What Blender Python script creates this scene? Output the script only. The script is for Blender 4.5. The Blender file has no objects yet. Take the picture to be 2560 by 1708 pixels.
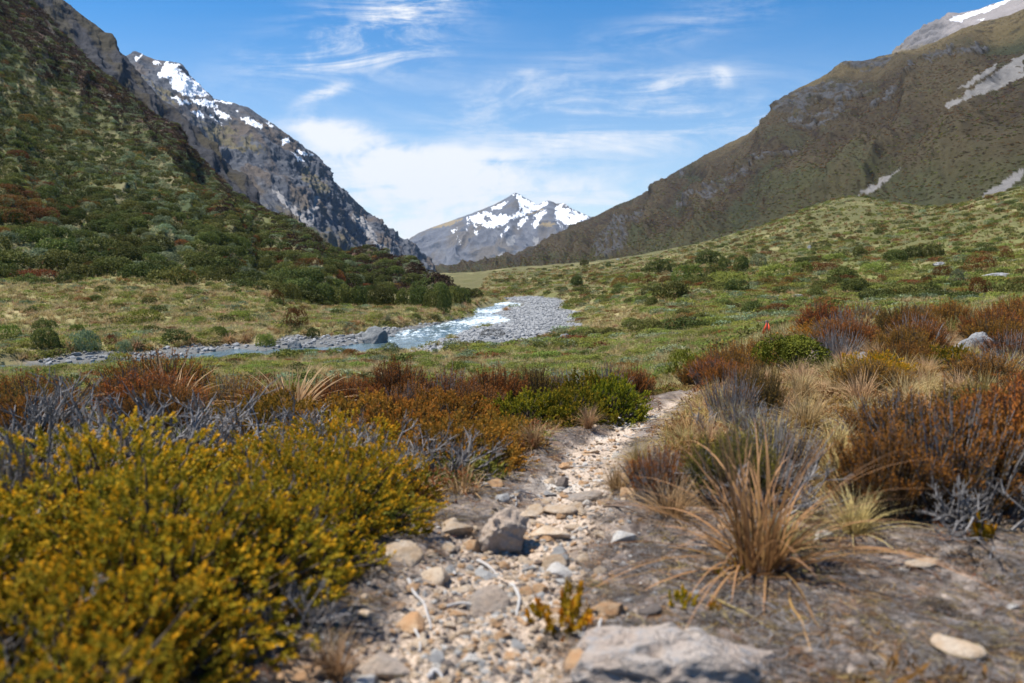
import bpy, math, random
import numpy as np
from mathutils import Vector, Matrix

SC = bpy.context.scene
COL = SC.collection
R = math.radians
rng = np.random.default_rng(7)
random.seed(7)

# ------------------------------------------------------------------ camera, sky, sun, exposure
PITCH = 5.0
cam_d = bpy.data.cameras.new('camera')
cam = bpy.data.objects.new('camera', cam_d); COL.objects.link(cam)
cam.location = (0, 0, 0); cam.rotation_euler = (R(90 - PITCH), 0, 0)
cam_d.sensor_width = 36; cam_d.lens = 28
cam_d.clip_start = 0.05; cam_d.clip_end = 60000
cam_d.dof.use_dof = True; cam_d.dof.focus_distance = 11.0; cam_d.dof.aperture_fstop = 2.2
cam_d.dof.aperture_blades = 9
SC.camera = cam
SC.view_settings.view_transform = 'Standard'; SC.view_settings.look = 'None'
SC.view_settings.exposure = 0.70; SC.view_settings.gamma = 1.0
SC.render.engine = 'CYCLES'
SC.cycles.use_denoising = True
SC.cycles.max_bounces = 6; SC.cycles.diffuse_bounces = 3; SC.cycles.glossy_bounces = 3
SC.cycles.transmission_bounces = 4; SC.cycles.volume_bounces = 0; SC.cycles.transparent_max_bounces = 6

SUN_EL, SUN_AZ = 65.0, -82.0            # azimuth from +Y, negative = to the left
sd = Vector((math.sin(R(SUN_AZ)) * math.cos(R(SUN_EL)), math.cos(R(SUN_AZ)) * math.cos(R(SUN_EL)), math.sin(R(SUN_EL))))
sl = bpy.data.lights.new('sun', 'SUN'); sl.energy = 5.0; sl.angle = R(0.53); sl.color = (1.0, 0.955, 0.88)
sun = bpy.data.objects.new('sun', sl); COL.objects.link(sun)
sun.rotation_euler = sd.to_track_quat('Z', 'Y').to_euler(); sun.location = (0, 0, 60)


class NT:
    """short-hand for node trees"""
    def __init__(s, tree): s.t = tree; s.n = tree.nodes; s.l = tree.links
    def new(s, typ, **kw):
        n = s.n.new(typ)
        for k, v in kw.items(): setattr(n, k, v)
        return n
    def put(s, sock, v):
        if hasattr(v, 'is_output') or isinstance(v, bpy.types.NodeSocket): s.l.new(v, sock)
        elif v is not None:
            try: sock.default_value = v
            except Exception:
                sock.default_value = (*v, 1.0)
    def math(s, op, a, b=None, c=None, clamp=False):
        n = s.new('ShaderNodeMath', operation=op, use_clamp=clamp)
        for i, v in enumerate((a, b, c)):
            if v is not None: s.put(n.inputs[i], v)
        return n.outputs[0]
    def vmath(s, op, a, b=None):
        n = s.new('ShaderNodeVectorMath', operation=op)
        s.put(n.inputs[0], a)
        if b is not None: s.put(n.inputs[1], b)
        return n.outputs[0]
    def mix(s, f, a, b, mode='MIX'):
        n = s.new('ShaderNodeMix', data_type='RGBA', blend_type=mode)
        s.put(n.inputs[0], f); s.put(n.inputs[6], a if not isinstance(a, tuple) else (*a, 1)); s.put(n.inputs[7], b if not isinstance(b, tuple) else (*b, 1))
        return n.outputs[2]
    def noise(s, vec, scale, detail=4, rough=0.55, dist=0.0):
        n = s.new('ShaderNodeTexNoise'); s.put(n.inputs['Vector'], vec) if vec is not None else None
        n.inputs['Scale'].default_value = scale; n.inputs['Detail'].default_value = detail
        n.inputs['Roughness'].default_value = rough; n.inputs['Distortion'].default_value = dist
        return n.outputs['Fac']
    def ramp(s, f, lo, hi, a=0.0, b=1.0, smooth=True):
        n = s.new('ShaderNodeMapRange', interpolation_type='SMOOTHSTEP' if smooth else 'LINEAR')
        for i, v in enumerate((f, lo, hi, a, b)): s.put(n.inputs[i], v)
        return n.outputs[0]
    def attr(s, name, typ='GEOMETRY'):
        n = s.new('ShaderNodeAttribute', attribute_name=name, attribute_type=typ); return n


def build_world():
    w = bpy.data.worlds.new('World'); SC.world = w; w.use_nodes = True
    t = NT(w.node_tree); w.node_tree.nodes.clear()
    sky = t.new('ShaderNodeTexSky', sky_type='NISHITA', sun_disc=False)
    sky.sun_elevation = R(SUN_EL); sky.sun_rotation = R(SUN_AZ)
    sky.altitude = 800; sky.air_density = 1.0; sky.dust_density = 0.25; sky.ozone_density = 2.2
    tc = t.new('ShaderNodeTexCoord')
    d = t.vmath('NORMALIZE', tc.outputs['Generated'])
    sp = t.new('ShaderNodeSeparateXYZ'); t.put(sp.inputs[0], d)
    x, y, z = sp.outputs
    yy = t.math('MAXIMUM', t.math('ABSOLUTE', y), 0.02)
    u = t.math('DIVIDE', x, yy); v = t.math('DIVIDE', z, yy)         # az / elevation tangents
    front = t.ramp(y, 0.0, 0.3)
    # warped noise fields on the cloud layer
    cb = t.new('ShaderNodeCombineXYZ'); t.put(cb.inputs[0], u); t.put(cb.inputs[1], v)
    rot = t.new('ShaderNodeMapping'); t.put(rot.inputs['Vector'], cb.outputs[0])
    rot.inputs['Rotation'].default_value = (0, 0, R(-14)); rot.inputs['Scale'].default_value = (1.0, 3.6, 1.0)
    n_big = t.noise(rot.outputs[0], 3.2, 8, 0.62, 0.6)
    rot2 = t.new('ShaderNodeMapping'); t.put(rot2.inputs['Vector'], cb.outputs[0])
    rot2.inputs['Rotation'].default_value = (0, 0, R(-24)); rot2.inputs['Scale'].default_value = (1.0, 5.0, 1.0)
    n_wisp = t.noise(rot2.outputs[0], 4.5, 9, 0.66, 1.1)
    n_fine = t.noise(cb.outputs[0], 26.0, 6, 0.65, 0.5)

    def blob(cx, cy, sx, sy, amp, ang=0.0):
        ca, sa = math.cos(R(ang)), math.sin(R(ang))
        du = t.math('SUBTRACT', u, cx); dv = t.math('SUBTRACT', v, cy)
        a = t.math('ADD', t.math('MULTIPLY', du, ca / sx), t.math('MULTIPLY', dv, sa / sx))
        b = t.math('ADD', t.math('MULTIPLY', du, -sa / sy), t.math('MULTIPLY', dv, ca / sy))
        q = t.math('ADD', t.math('MULTIPLY', a, a), t.math('MULTIPLY', b, b))
        return t.math('MULTIPLY', t.math('EXPONENT', t.math('MULTIPLY', q, -1.0)), amp)

    def sumof(bl):
        r = bl[0]
        for b in bl[1:]: r = t.math('ADD', r, b)
        return r
    CLOUDS = build_world.clouds
    dense = sumof([blob(*b) for b in CLOUDS['dense']])
    wisp = sumof([blob(*b) for b in CLOUDS['wisp']])
    nb = t.ramp(t.math('ADD', t.math('ADD', t.math('MULTIPLY', n_big, 0.55), t.math('MULTIPLY', n_fine, 0.2)), t.math('MULTIPLY', n_wisp, .25)), 0.37, 0.62)
    c1 = t.ramp(t.math('MULTIPLY', dense, t.math('ADD', t.math('MULTIPLY', nb, 1.05), 0.05)), 0.05, 1.25)
    nw = t.ramp(t.math('ADD', t.math('MULTIPLY', n_wisp, 0.8), t.math('MULTIPLY', n_fine, 0.2)), 0.40, 0.74)
    c2 = t.math('MULTIPLY', t.math('MULTIPLY', wisp, nw), 0.98, clamp=True)
    veil = t.math('MULTIPLY', t.ramp(v, 0.36, 0.02), t.math('ADD', 0.16, t.math('MULTIPLY', n_wisp, 0.42)))
    cov = t.math('SUBTRACT', 1.0, t.math('MULTIPLY', t.math('SUBTRACT', 1.0, c1),
          t.math('MULTIPLY', t.math('SUBTRACT', 1.0, c2), t.math('SUBTRACT', 1.0, veil))))
    cov = t.math('MULTIPLY', t.math('MULTIPLY', cov, front), t.ramp(z, -0.02, 0.04))
    hs = t.new('ShaderNodeHueSaturation'); t.put(hs.inputs['Color'], sky.outputs[0]); hs.inputs['Saturation'].default_value = build_world.sat; hs.inputs['Value'].default_value = build_world.val
    col = t.mix(t.math('MULTIPLY', cov, 0.97), hs.outputs[0], build_world.white)
    bg = t.new('ShaderNodeBackground'); t.put(bg.inputs[0], col); bg.inputs[1].default_value = build_world.strength
    out = t.new('ShaderNodeOutputWorld'); t.l.new(bg.outputs[0], out.inputs[0])


K = 2560.0 / 2350.0
FPX = 28.0 / 36.0 * 2560.0
_cp, _sp = math.cos(R(PITCH)), math.sin(R(PITCH))
def ray(dx, dy):
    """photo coordinates (2350 wide) -> (x/y, z/y) of the world ray"""
    a = (np.asarray(dx, float) * K - 1280.0) / FPX; b = (854.0 - np.asarray(dy, float) * K) / FPX
    yy = _cp + b * _sp; zz = -_sp + b * _cp
    return a / yy, zz / yy
def W(dx, dy, Y):
    a, b = ray(dx, dy); return np.array([a * Y, Y, b * Y])
def proj(P):
    x, y, z = P[..., 0], P[..., 1], P[..., 2]
    f = np.maximum(y * _cp - z * _sp, 1e-3); up = y * _sp + z * _cp
    return (x / f * FPX + 1280) / K, (854 - up / f * FPX) / K

def _tan(dx, dy):
    a, b = ray(dx, dy); return float(a), float(b)
def _cl(dx, dy, rx, ry, amp, ang=0.0):
    a, b = _tan(dx, dy); return (a, b, rx * K / FPX, ry * K / FPX, amp, ang)
build_world.clouds = {
    'dense': [_cl(770, 305, 135, 40, 1.5, -14), _cl(880, 375, 190, 50, 1.0, -8), _cl(1050, 375, 150, 32, .9), _cl(1020, 420, 330, 60, .75), _cl(900, 490, 300, 80, .95),
              _cl(1250, 470, 380, 60, 0.72), _cl(1500, 420, 260, 40, 0.42), _cl(745, 212, 65, 16, 1.3, 16), _cl(1000, 560, 400, 50, 1.0), _cl(1060, 365, 130, 35, 0.8),
              _cl(1655, 178, 26, 34, 1.1, 60), _cl(1525, 190, 65, 16, 0.75, 14), _cl(1215, 165, 30, 12, 0.7)],
    'wisp': [_cl(860, 70, 190, 80, 1.5, 18), _cl(800, 130, 180, 40, 1.0, 0), _cl(930, 20, 130, 40, 1.0, 25), _cl(1300, 240, 260, 60, 1.0, 4), _cl(1560, 60, 210, 40, 0.6, 14), _cl(1550, 200, 180, 34, 0.8, 8),
             _cl(1350, 330, 420, 50, 1.0, 6), _cl(560, 180, 300, 30, 0.18, 5), _cl(1700, 260, 320, 40, 0.45, 6), _cl(1230, 180, 110, 30, 0.6, 10)]}
build_world.sat = 1.42; build_world.val = .88; build_world.white = (5.7, 5.85, 6.1); build_world.strength = 0.106
build_world()

# ------------------------------------------------------------------ numpy noise
_perm = rng.permutation(256); _perm = np.concatenate([_perm, _perm, _perm])
_g3 = rng.normal(size=(256, 3)); _g3 /= np.linalg.norm(_g3, axis=1)[:, None]
def pnoise(x, y, z=0.0):
    x, y, z = np.broadcast_arrays(np.asarray(x, float), np.asarray(y, float), np.asarray(z, float))
    xi, yi, zi = np.floor(x).astype(int), np.floor(y).astype(int), np.floor(z).astype(int)
    fx, fy, fz = x - xi, y - yi, z - zi
    u, v, w = fx**3 * (fx * (fx * 6 - 15) + 10), fy**3 * (fy * (fy * 6 - 15) + 10), fz**3 * (fz * (fz * 6 - 15) + 10)
    xi &= 255; yi &= 255; zi &= 255
    def g(i, j, k):
        h = _perm[_perm[_perm[(xi + i) & 255] + ((yi + j) & 255)] + ((zi + k) & 255)]
        gr = _g3[h]
        return gr[..., 0] * (fx - i) + gr[..., 1] * (fy - j) + gr[..., 2] * (fz - k)
    def lp(a, b, t): return a + (b - a) * t
    return 1.5 * lp(lp(lp(g(0,0,0), g(1,0,0), u), lp(g(0,1,0), g(1,1,0), u), v),
                    lp(lp(g(0,0,1), g(1,0,1), u), lp(g(0,1,1), g(1,1,1), u), v), w)
def fbm(x, y, z=0.0, o=5, lac=2.03, gain=0.5):
    r, a, f = 0.0, 1.0, 1.0
    for i in range(o):
        r = r + a * pnoise(x * f + i * 17.3, y * f - i * 9.1, np.asarray(z) * f + i * 3.7); a *= gain; f *= lac
    return r
def ridged(x, y, z=0.0, o=5, lac=2.05, gain=0.5):
    r, a, f, w = 0.0, 1.0, 1.0, 1.0
    for i in range(o):
        n = 1 - np.abs(pnoise(x * f + i * 11.9, y * f + i * 5.3, np.asarray(z) * f - i * 7.7)); n = n * n * w
        w = np.clip(n * 1.8, 0, 1); r = r + a * n; a *= gain; f *= lac
    return r
def rocky(P, s, flat=1.6, tilt=(.35, .2)):
    x, y, z = P[..., 0] / s, P[..., 1] / s, P[..., 2] / s
    a = fbm(x, y, z * flat, 6, gain=.6); st = z * 3.1 + tilt[0] * x * 2 + tilt[1] * y * 2 + .5 * a
    return a + .55 * (np.abs(pnoise(x * .6, y * .6, st)) * 2 - .6) + .35 * (1 - 2.2 * np.abs(pnoise(x * 2.7, y * 2.7, z * 1.2))) 
def ss(a, b, x): t = np.clip((x - a) / (b - a), 0, 1); return t * t * (3 - 2 * t)
def catmull(P, t):
    P = np.asarray(P, float); n = len(P); t = np.clip(t, 0, n - 1.000001); i = t.astype(int); f = (t - i)[:, None]
    p0, p1, p2, p3 = P[np.maximum(i - 1, 0)], P[i], P[np.minimum(i + 1, n - 1)], P[np.minimum(i + 2, n - 1)]
    return 0.5 * (2 * p1 + (p2 - p0) * f + (2 * p0 - 5 * p1 + 4 * p2 - p3) * f**2 + (3 * p1 - p0 - 3 * p2 + p3) * f**3)
def in_poly(x, y, poly):
    poly = np.asarray(poly, float); r = np.zeros(np.shape(x), bool); j = len(poly) - 1
    for i in range(len(poly)):
        xi, yi = poly[i]; xj, yj = poly[j]
        c = ((yi > y) != (yj > y)) & (x < (xj - xi) * (y - yi) / (yj - yi + 1e-12) + xi); r ^= c; j = i
    return r
def d_line(x, y, pts, closed=False):
    pts = np.asarray(pts, float); m = np.full(np.shape(x), 1e9); n = len(pts)
    for i in range(n if closed else n - 1):
        a, b = pts[i], pts[(i + 1) % n]; e = b - a; L = max(e @ e, 1e-9)
        t = np.clip(((x - a[0]) * e[0] + (y - a[1]) * e[1]) / L, 0, 1)
        m = np.minimum(m, np.hypot(x - a[0] - t * e[0], y - a[1] - t * e[1]))
    return m
def sdist(x, y, poly):
    d = d_line(x, y, poly, True); return np.where(in_poly(x, y, poly), -d, d)

# ------------------------------------------------------------------ mesh helpers
def mesh_np(name, V, F, mat=None, smooth=True, attrs=None, mats=None, midx=None):
    """V (n,3); F (m,k) faces all of k corners"""
    me = bpy.data.meshes.new(name); V = np.ascontiguousarray(V, np.float32); F = np.ascontiguousarray(F, np.int32)
    m, k = F.shape
    me.vertices.add(len(V)); me.vertices.foreach_set('co', V.ravel())
    me.loops.add(m * k); me.loops.foreach_set('vertex_index', F.ravel())
    me.polygons.add(m); me.polygons.foreach_set('loop_start', np.arange(0, m * k, k, dtype=np.int32))
    me.polygons.foreach_set('loop_total', np.full(m, k, np.int32))
    if smooth: me.polygons.foreach_set('use_smooth', np.ones(m, bool))
    for an, arr in (attrs or {}).items():
        arr = np.asarray(arr, np.float32)
        if arr.ndim == 1:
            a = me.attributes.new(an, 'FLOAT', 'POINT'); a.data.foreach_set('value', arr)
        else:
            a = me.attributes.new(an, 'FLOAT_COLOR', 'POINT')
            a.data.foreach_set('color', np.concatenate([arr, np.ones((len(arr), 1), np.float32)], 1).ravel())
    for mm in (mats or ([mat] if mat else [])): me.materials.append(mm)
    if midx is not None: me.polygons.foreach_set('material_index', np.asarray(midx, np.int32))
    me.update(calc_edges=True); me.validate()
    return me
def link(name, me, parent=None, **props):
    o = bpy.data.objects.new(name, me); COL.objects.link(o)
    if parent: o.parent = parent
    for k, v in props.items(): o[k] = v
    return o
def grid_faces(nu, nv, wrap=False):
    i = np.arange(nu if wrap else nu - 1)[:, None]; j = np.arange(nv - 1)[None, :]
    i2 = (i + 1) % nu
    return np.stack([i * nv + j, i2 * nv + j, i2 * nv + j + 1, i * nv + j + 1], -1).reshape(-1, 4)

def earth_mat(name, fine, bump, amt=0.35, rough=0.9, grain=None):
    """surface whose albedo comes from the mesh attribute 'col', broken up by fine noise"""
    m = bpy.data.materials.new(name); m.use_nodes = True; t = NT(m.node_tree); m.node_tree.nodes.clear()
    tc = t.new('ShaderNodeTexCoord'); p = tc.outputs['Object']
    a = t.attr('col').outputs['Color']
    n1 = t.noise(p, fine, 6, 0.7); n2 = t.noise(p, fine * 0.17, 4, 0.6)
    k = t.math('ADD', t.math('MULTIPLY', t.math('SUBTRACT', n1, 0.5), 2.2 * amt), t.math('ADD', 1.0, t.math('MULTIPLY', t.math('SUBTRACT', n2, 0.5), amt * 1.4)))
    if grain: k = t.math('MULTIPLY', k, t.ramp(t.noise(p, grain[0], 3, .75), .28, .72, 1 - grain[1], 1 + grain[1], False))
    k = t.math('MAXIMUM', k, 0.15)
    cmb = t.new('ShaderNodeCombineXYZ')
    for i in range(3): t.put(cmb.inputs[i], k)
    c = t.mix(1.0, a, cmb.outputs[0], 'MULTIPLY')
    bs = t.new('ShaderNodeBsdfPrincipled'); t.put(bs.inputs['Base Color'], c); bs.inputs['Roughness'].default_value = rough
    bs.inputs['Specular IOR Level'].default_value = 0.15
    b = t.new('ShaderNodeBump'); b.inputs['Strength'].default_value = 0.8; b.inputs['Distance'].default_value = bump
    t.put(b.inputs['Height'], n1); t.l.new(b.outputs[0], bs.inputs['Normal'])
    o = t.new('ShaderNodeOutputMaterial'); t.l.new(bs.outputs[0], o.inputs[0])
    return m

# ------------------------------------------------------------------ the valley floor and the terrace: one ground sheet
RIVER_Z = -5.0
def on_plane(dx, dy, z):
    a, b = ray(dx, dy); Y = z / b; return np.array([a * Y, Y])
def zz6(pts):            # pixel list of the river close-up (650..1500, 640..1000, x2.765) -> photo coords
    return [((650 + p[0] / 2.765) / K, (640 + p[1] / 2.765) / K) for p in pts]
_left = zz6([(1700,318),(1640,330),(1625,350),(1500,364),(1508,408),(1440,430),(1300,462),(1150,500),(1000,522),(930,548),(885,575),(870,600),(700,612),(560,630),(340,640),(160,645),(0,662)]) + [(540,802),(480,812),(360,822),(220,832),(90,838),(-150,846),(-500,850)]
_right = [(-500,880),(-150,874),(90,860),(220,855),(360,846),(480,834)] + zz6([(0,712),(300,690),(560,684),(760,680),(900,656),(1100,642),(1160,608),(1310,560),(1440,500),(1600,470),(1690,450),(1680,425),(1590,400),(1660,372),(1750,352),(1840,342),(1800,330)])
RIVER = np.array([on_plane(x, y, RIVER_Z) for x, y in _left + _right])
_bar = zz6([(1100,646),(1160,606),(1310,555),(1440,496),(1600,466),(1690,448),(1680,423),(1590,398),(1660,372),(1750,350),(1840,340),(1980,352),(2110,376),(2200,398),(2160,440),(2200,470),(2190,500),(2060,528),(1960,556),(1850,575),(1790,600),(1700,622),(1560,630),(1400,610),(1280,640),(1160,655)])
BAR = np.array([on_plane(x, y, -4.75) for x, y in _bar])
_bar2 = zz6([(1830,330),(1700,312),(1720,292),(1880,285),(2050,300),(2130,330),(2060,350),(1960,352)])
BAR2 = np.array([on_plane(x, y, -4.55) for x, y in _bar2])
# stony margin under the far bank
_mar = [(540,790),(620,793)] + zz6([(170,560),(420,560),(640,545),(870,500),(960,500),(1300,445),(1440,415),(1500,408),(1440,432),(1300,464),(1150,502),(1000,524),(930,550),(880,602),(700,614),(340,642),(160,647),(0,664)]) + [(540,804),(480,814),(360,824),(220,834),(90,840),(0,838),(90,826),(220,814),(320,812),(440,800)]
MARGIN = np.array([on_plane(x, y, -4.85) for x, y in _mar])

_FB = (RIVER[:22, 0][::-1], RIVER[:22, 1][::-1])
PATH_D = [(930,1640),(1010,1540),(1085,1420),(1150,1300),(1230,1200),(1300,1120),(1345,1060),(1370,1015),(1430,975),(1500,940),(1560,912),(1600,900)]
_ctl = []
def C3(x, y, z): _ctl.append((x, y, z))
def CP(dx, dy, Y): _ctl.append(tuple(W(dx, dy, Y)))
for p in [(0,0,-.95),(-3,0,-.95),(3,0,-.93),(0,-3,-.95),(-3,-3,-.9),(3,-3,-.85),(0,2,-.94),(-1.5,2,-.93),(1.5,2,-.93),(0,4,-1.02),(-3,4,-1.0),(3,4,-.96),(1,6.5,-1.13),(-4,7,-1.3),(-10,7,-1.3),(6,7,-1.02),
          (-1,7.5,-1.35),(-6,9,-1.85),(0,9.5,-1.75),(-14,10,-1.9),(2,8.5,-1.28),(3,10,-1.35),(6,12,-1.22),(9,14,-1.1),(14,14,-.95),(5.7,18,-1.7),(10,18,-1.3),(16,18,-1.0),(25,18,-.3),(14,6,-.5),(20,0,.2),(-20,0,-1),
          (0,20,-4.0),(-10,20,-4.0),(-25,22,-4.2),(3.5,16,-2.6),(6,26,-3.2),(-60,30,-4.3),(-40,8,-1.5),(30,-20,0),(-30,-20,-1),(0,-40,-.5),(0,-400,6),(-300,-200,6),(300,-200,20),(80,0,9),(-90,0,-2),(250,60,60),
          (-160,60,-1.2),(-150,150,-2),(-100,250,-3),(-60,320,-3),(-20,330,-2),(0,700,-1),(-50,1500,0),(0,3000,0),(0,6000,0),(-300,700,-4),(-1500,1500,-10),(-3000,4000,-10),(3000,4000,0),(800,1200,0),(400,600,5),(-800,300,-5),(800,200,60),(220,420,14)]: C3(*p)
for p in [(1500,800,38),(1700,740,50),(1550,675,75),(1900,650,85),(2350,640,65),(2200,720,30),(2350,740,22),(1000,832,42),(1300,832,40),(600,838,43),(1200,800,48),(1400,700,95),(1330,770,58),(1300,660,150),(1150,685,138),(1100,640,230),(1150,618,380),(1000,632,420),
          (1600,562,300),(1950,452,270),(2350,430,190),(1700,620,130),(2000,560,150),(2350,540,110),(1400,600,330),(1750,520,285),(2150,480,215),(300,810,52),(300,730,62),(300,680,76),(300,645,86),(700,705,88),(950,718,92),(600,662,95),
          (0,810,50),(0,730,60),(0,680,74),(0,645,84),(-400,730,58),(-400,645,82),(1070,700,118),(850,735,80),(1150,660,190)]: CP(*p)
_ctl = np.array(_ctl)
def _dom(x, y):
    r = np.hypot(x, y); k = np.log1p(r / 3.0) / np.maximum(r, 1e-6); return np.stack([x * k, y * k], -1)
_Q = _dom(_ctl[:, 0], _ctl[:, 1]); _val = _ctl[:, 2] / (np.hypot(_ctl[:, 0], _ctl[:, 1]) + 3.0)
def _ker(d2): return 0.5 * d2 * np.log(d2 + 1e-12)
_n = len(_Q); _A = np.zeros((_n + 3, _n + 3))
_A[:_n, :_n] = _ker(((_Q[:, None] - _Q[None]) ** 2).sum(-1)) + np.eye(_n) * 0.004
_A[:_n, _n] = 1; _A[:_n, _n + 1:] = _Q; _A[_n, :_n] = 1; _A[_n + 1:, :_n] = _Q.T
_w = np.linalg.solve(_A, np.concatenate([_val, np.zeros(3)]))
def tps(x, y):
    x = np.asarray(x, float); y = np.asarray(y, float); sh = x.shape; x = x.ravel(); y = y.ravel(); out = np.empty(len(x))
    for s in range(0, len(x), 40000):
        q = _dom(x[s:s+40000], y[s:s+40000]); k = _ker(((q[:, None] - _Q[None]) ** 2).sum(-1))
        out[s:s+40000] = (k @ _w[:_n] + _w[_n] + q @ _w[_n + 1:]) * (np.hypot(x[s:s+40000], y[s:s+40000]) + 3.0)
    return out.reshape(sh)
def _near_plane(dx, dy):                    # where a pixel of the near terrace lies
    a, b = ray(dx, dy); Y = -1.0 / b
    for _ in range(12): Y = float(tps(a * Y, Y)) / b
    return np.array([a * Y, Y])
PATH = np.array([_near_plane(*p) for p in PATH_D]); PATH = catmull(PATH, np.linspace(0, len(PATH) - 1, 60))
def path_half(y): return np.interp(y, [1.0, 1.8, 2.6, 3.5, 4.5, 6, 8], [.36, .34, .30, .22, .20, .15, .10])
def bare_mask(x, y):
    """1 where the terrace is bare soil: round the path and the trampled patch right of it"""
    dp = d_line(x, y, PATH) / np.maximum(path_half(y), .05)
    wob = 0.35 * fbm(x * 1.6, y * 1.6, 3.1, 3)
    m = 1 - ss(1.5, 2.3, dp + wob)
    p = 1 - ss(0.0, 0.35, sdist(x, y, np.array([(0, .9), (4.2, .9), (3.2, 2.2), (1.6, 2.7), (.5, 3.2), (.1, 2.6)])) + 0.3 * wob)
    return np.maximum(m, p)
def terrain_parts(x, y):
    r = np.hypot(x, y); z = tps(x, y)
    far = ss(6, 60, r)
    z = z + fbm(x * .9, y * .9, 0, 4) * .045 * (1 - ss(20, 60, r)) + fbm(x * .11, y * .11, 5, 4) * .45 * far * (1 - ss(400, 1200, r)) + fbm(x * .02, y * .02, 8, 3) * 2.0 * ss(200, 700, r)
    dr = sdist(x, y, RIVER) + .5 * fbm(x * .35, y * .35, 9, 3) * ss(.2, 2, np.abs(sdist(x, y, RIVER)) )
    db = np.minimum(sdist(x, y, BAR), sdist(x, y, BAR2)) + .9 * fbm(x * .3, y * .3, 4, 3)
    dm = sdist(x, y, MARGIN) + .3 * fbm(x * .5, y * .5, 6, 3)
    fs = (y > np.interp(x, _FB[0], _FB[1])) & (x < 3)
    z = np.where(fs, np.maximum(z, -4.86 + .62 * ss(.15, 1.3, dm) * ss(.4, 1.6, dr)), z)
    barz = -4.80 + .14 * fbm(x * .18, y * .18, 2, 3) + np.where(sdist(x, y, BAR2) < 2, .25, 0)
    wb = 1 - ss(-.2, 2.0, db)
    z = z * (1 - wb) + np.minimum(z, barz) * wb
    wm = 1 - ss(-.1, .7, dm)
    z = z * (1 - wm) + np.minimum(z, -4.86 + .06 * fbm(x * 1.2, y * 1.2, 1, 3)) * wm
    z = np.where(dr > .2, np.maximum(z, RIVER_Z + .05 + (.12 + .30 * ss(-12, -20, x)) * ss(.2, 3.0, dr) - .1 * (1 - ss(0, 2, np.minimum(db, dm)))), z)
    wr = 1 - ss(-.4, .9, dr)
    z = z * (1 - wr) + np.minimum(z, RIVER_Z - .30) * wr
    return z, dr, db, dm
def terrain(x, y): return terrain_parts(np.asarray(x, float), np.asarray(y, float))[0]

PATHCOL = np.array([.44, .345, .265]); SOIL = np.array([.125, .098, .082]); LITTER = np.array([.12, .095, .075])
def terrain_micro(x, y):
    """path hollow and lumps of the near ground"""
    dp = d_line(x, y, PATH); h = path_half(y); k = 1 - ss(.5, 1.25, dp / h)
    n = 1 - ss(12, 22, np.hypot(x, y))
    return (-.05 * k + .020 * fbm(x * 5, y * 5, 2, 3) + .011 * fbm(x * 22, y * 22, 7, 3)) * n, k, dp
def ground_z(x, y):
    x = np.asarray(x, float); y = np.asarray(y, float); return terrain(x, y) + terrain_micro(x, y)[0]

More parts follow.
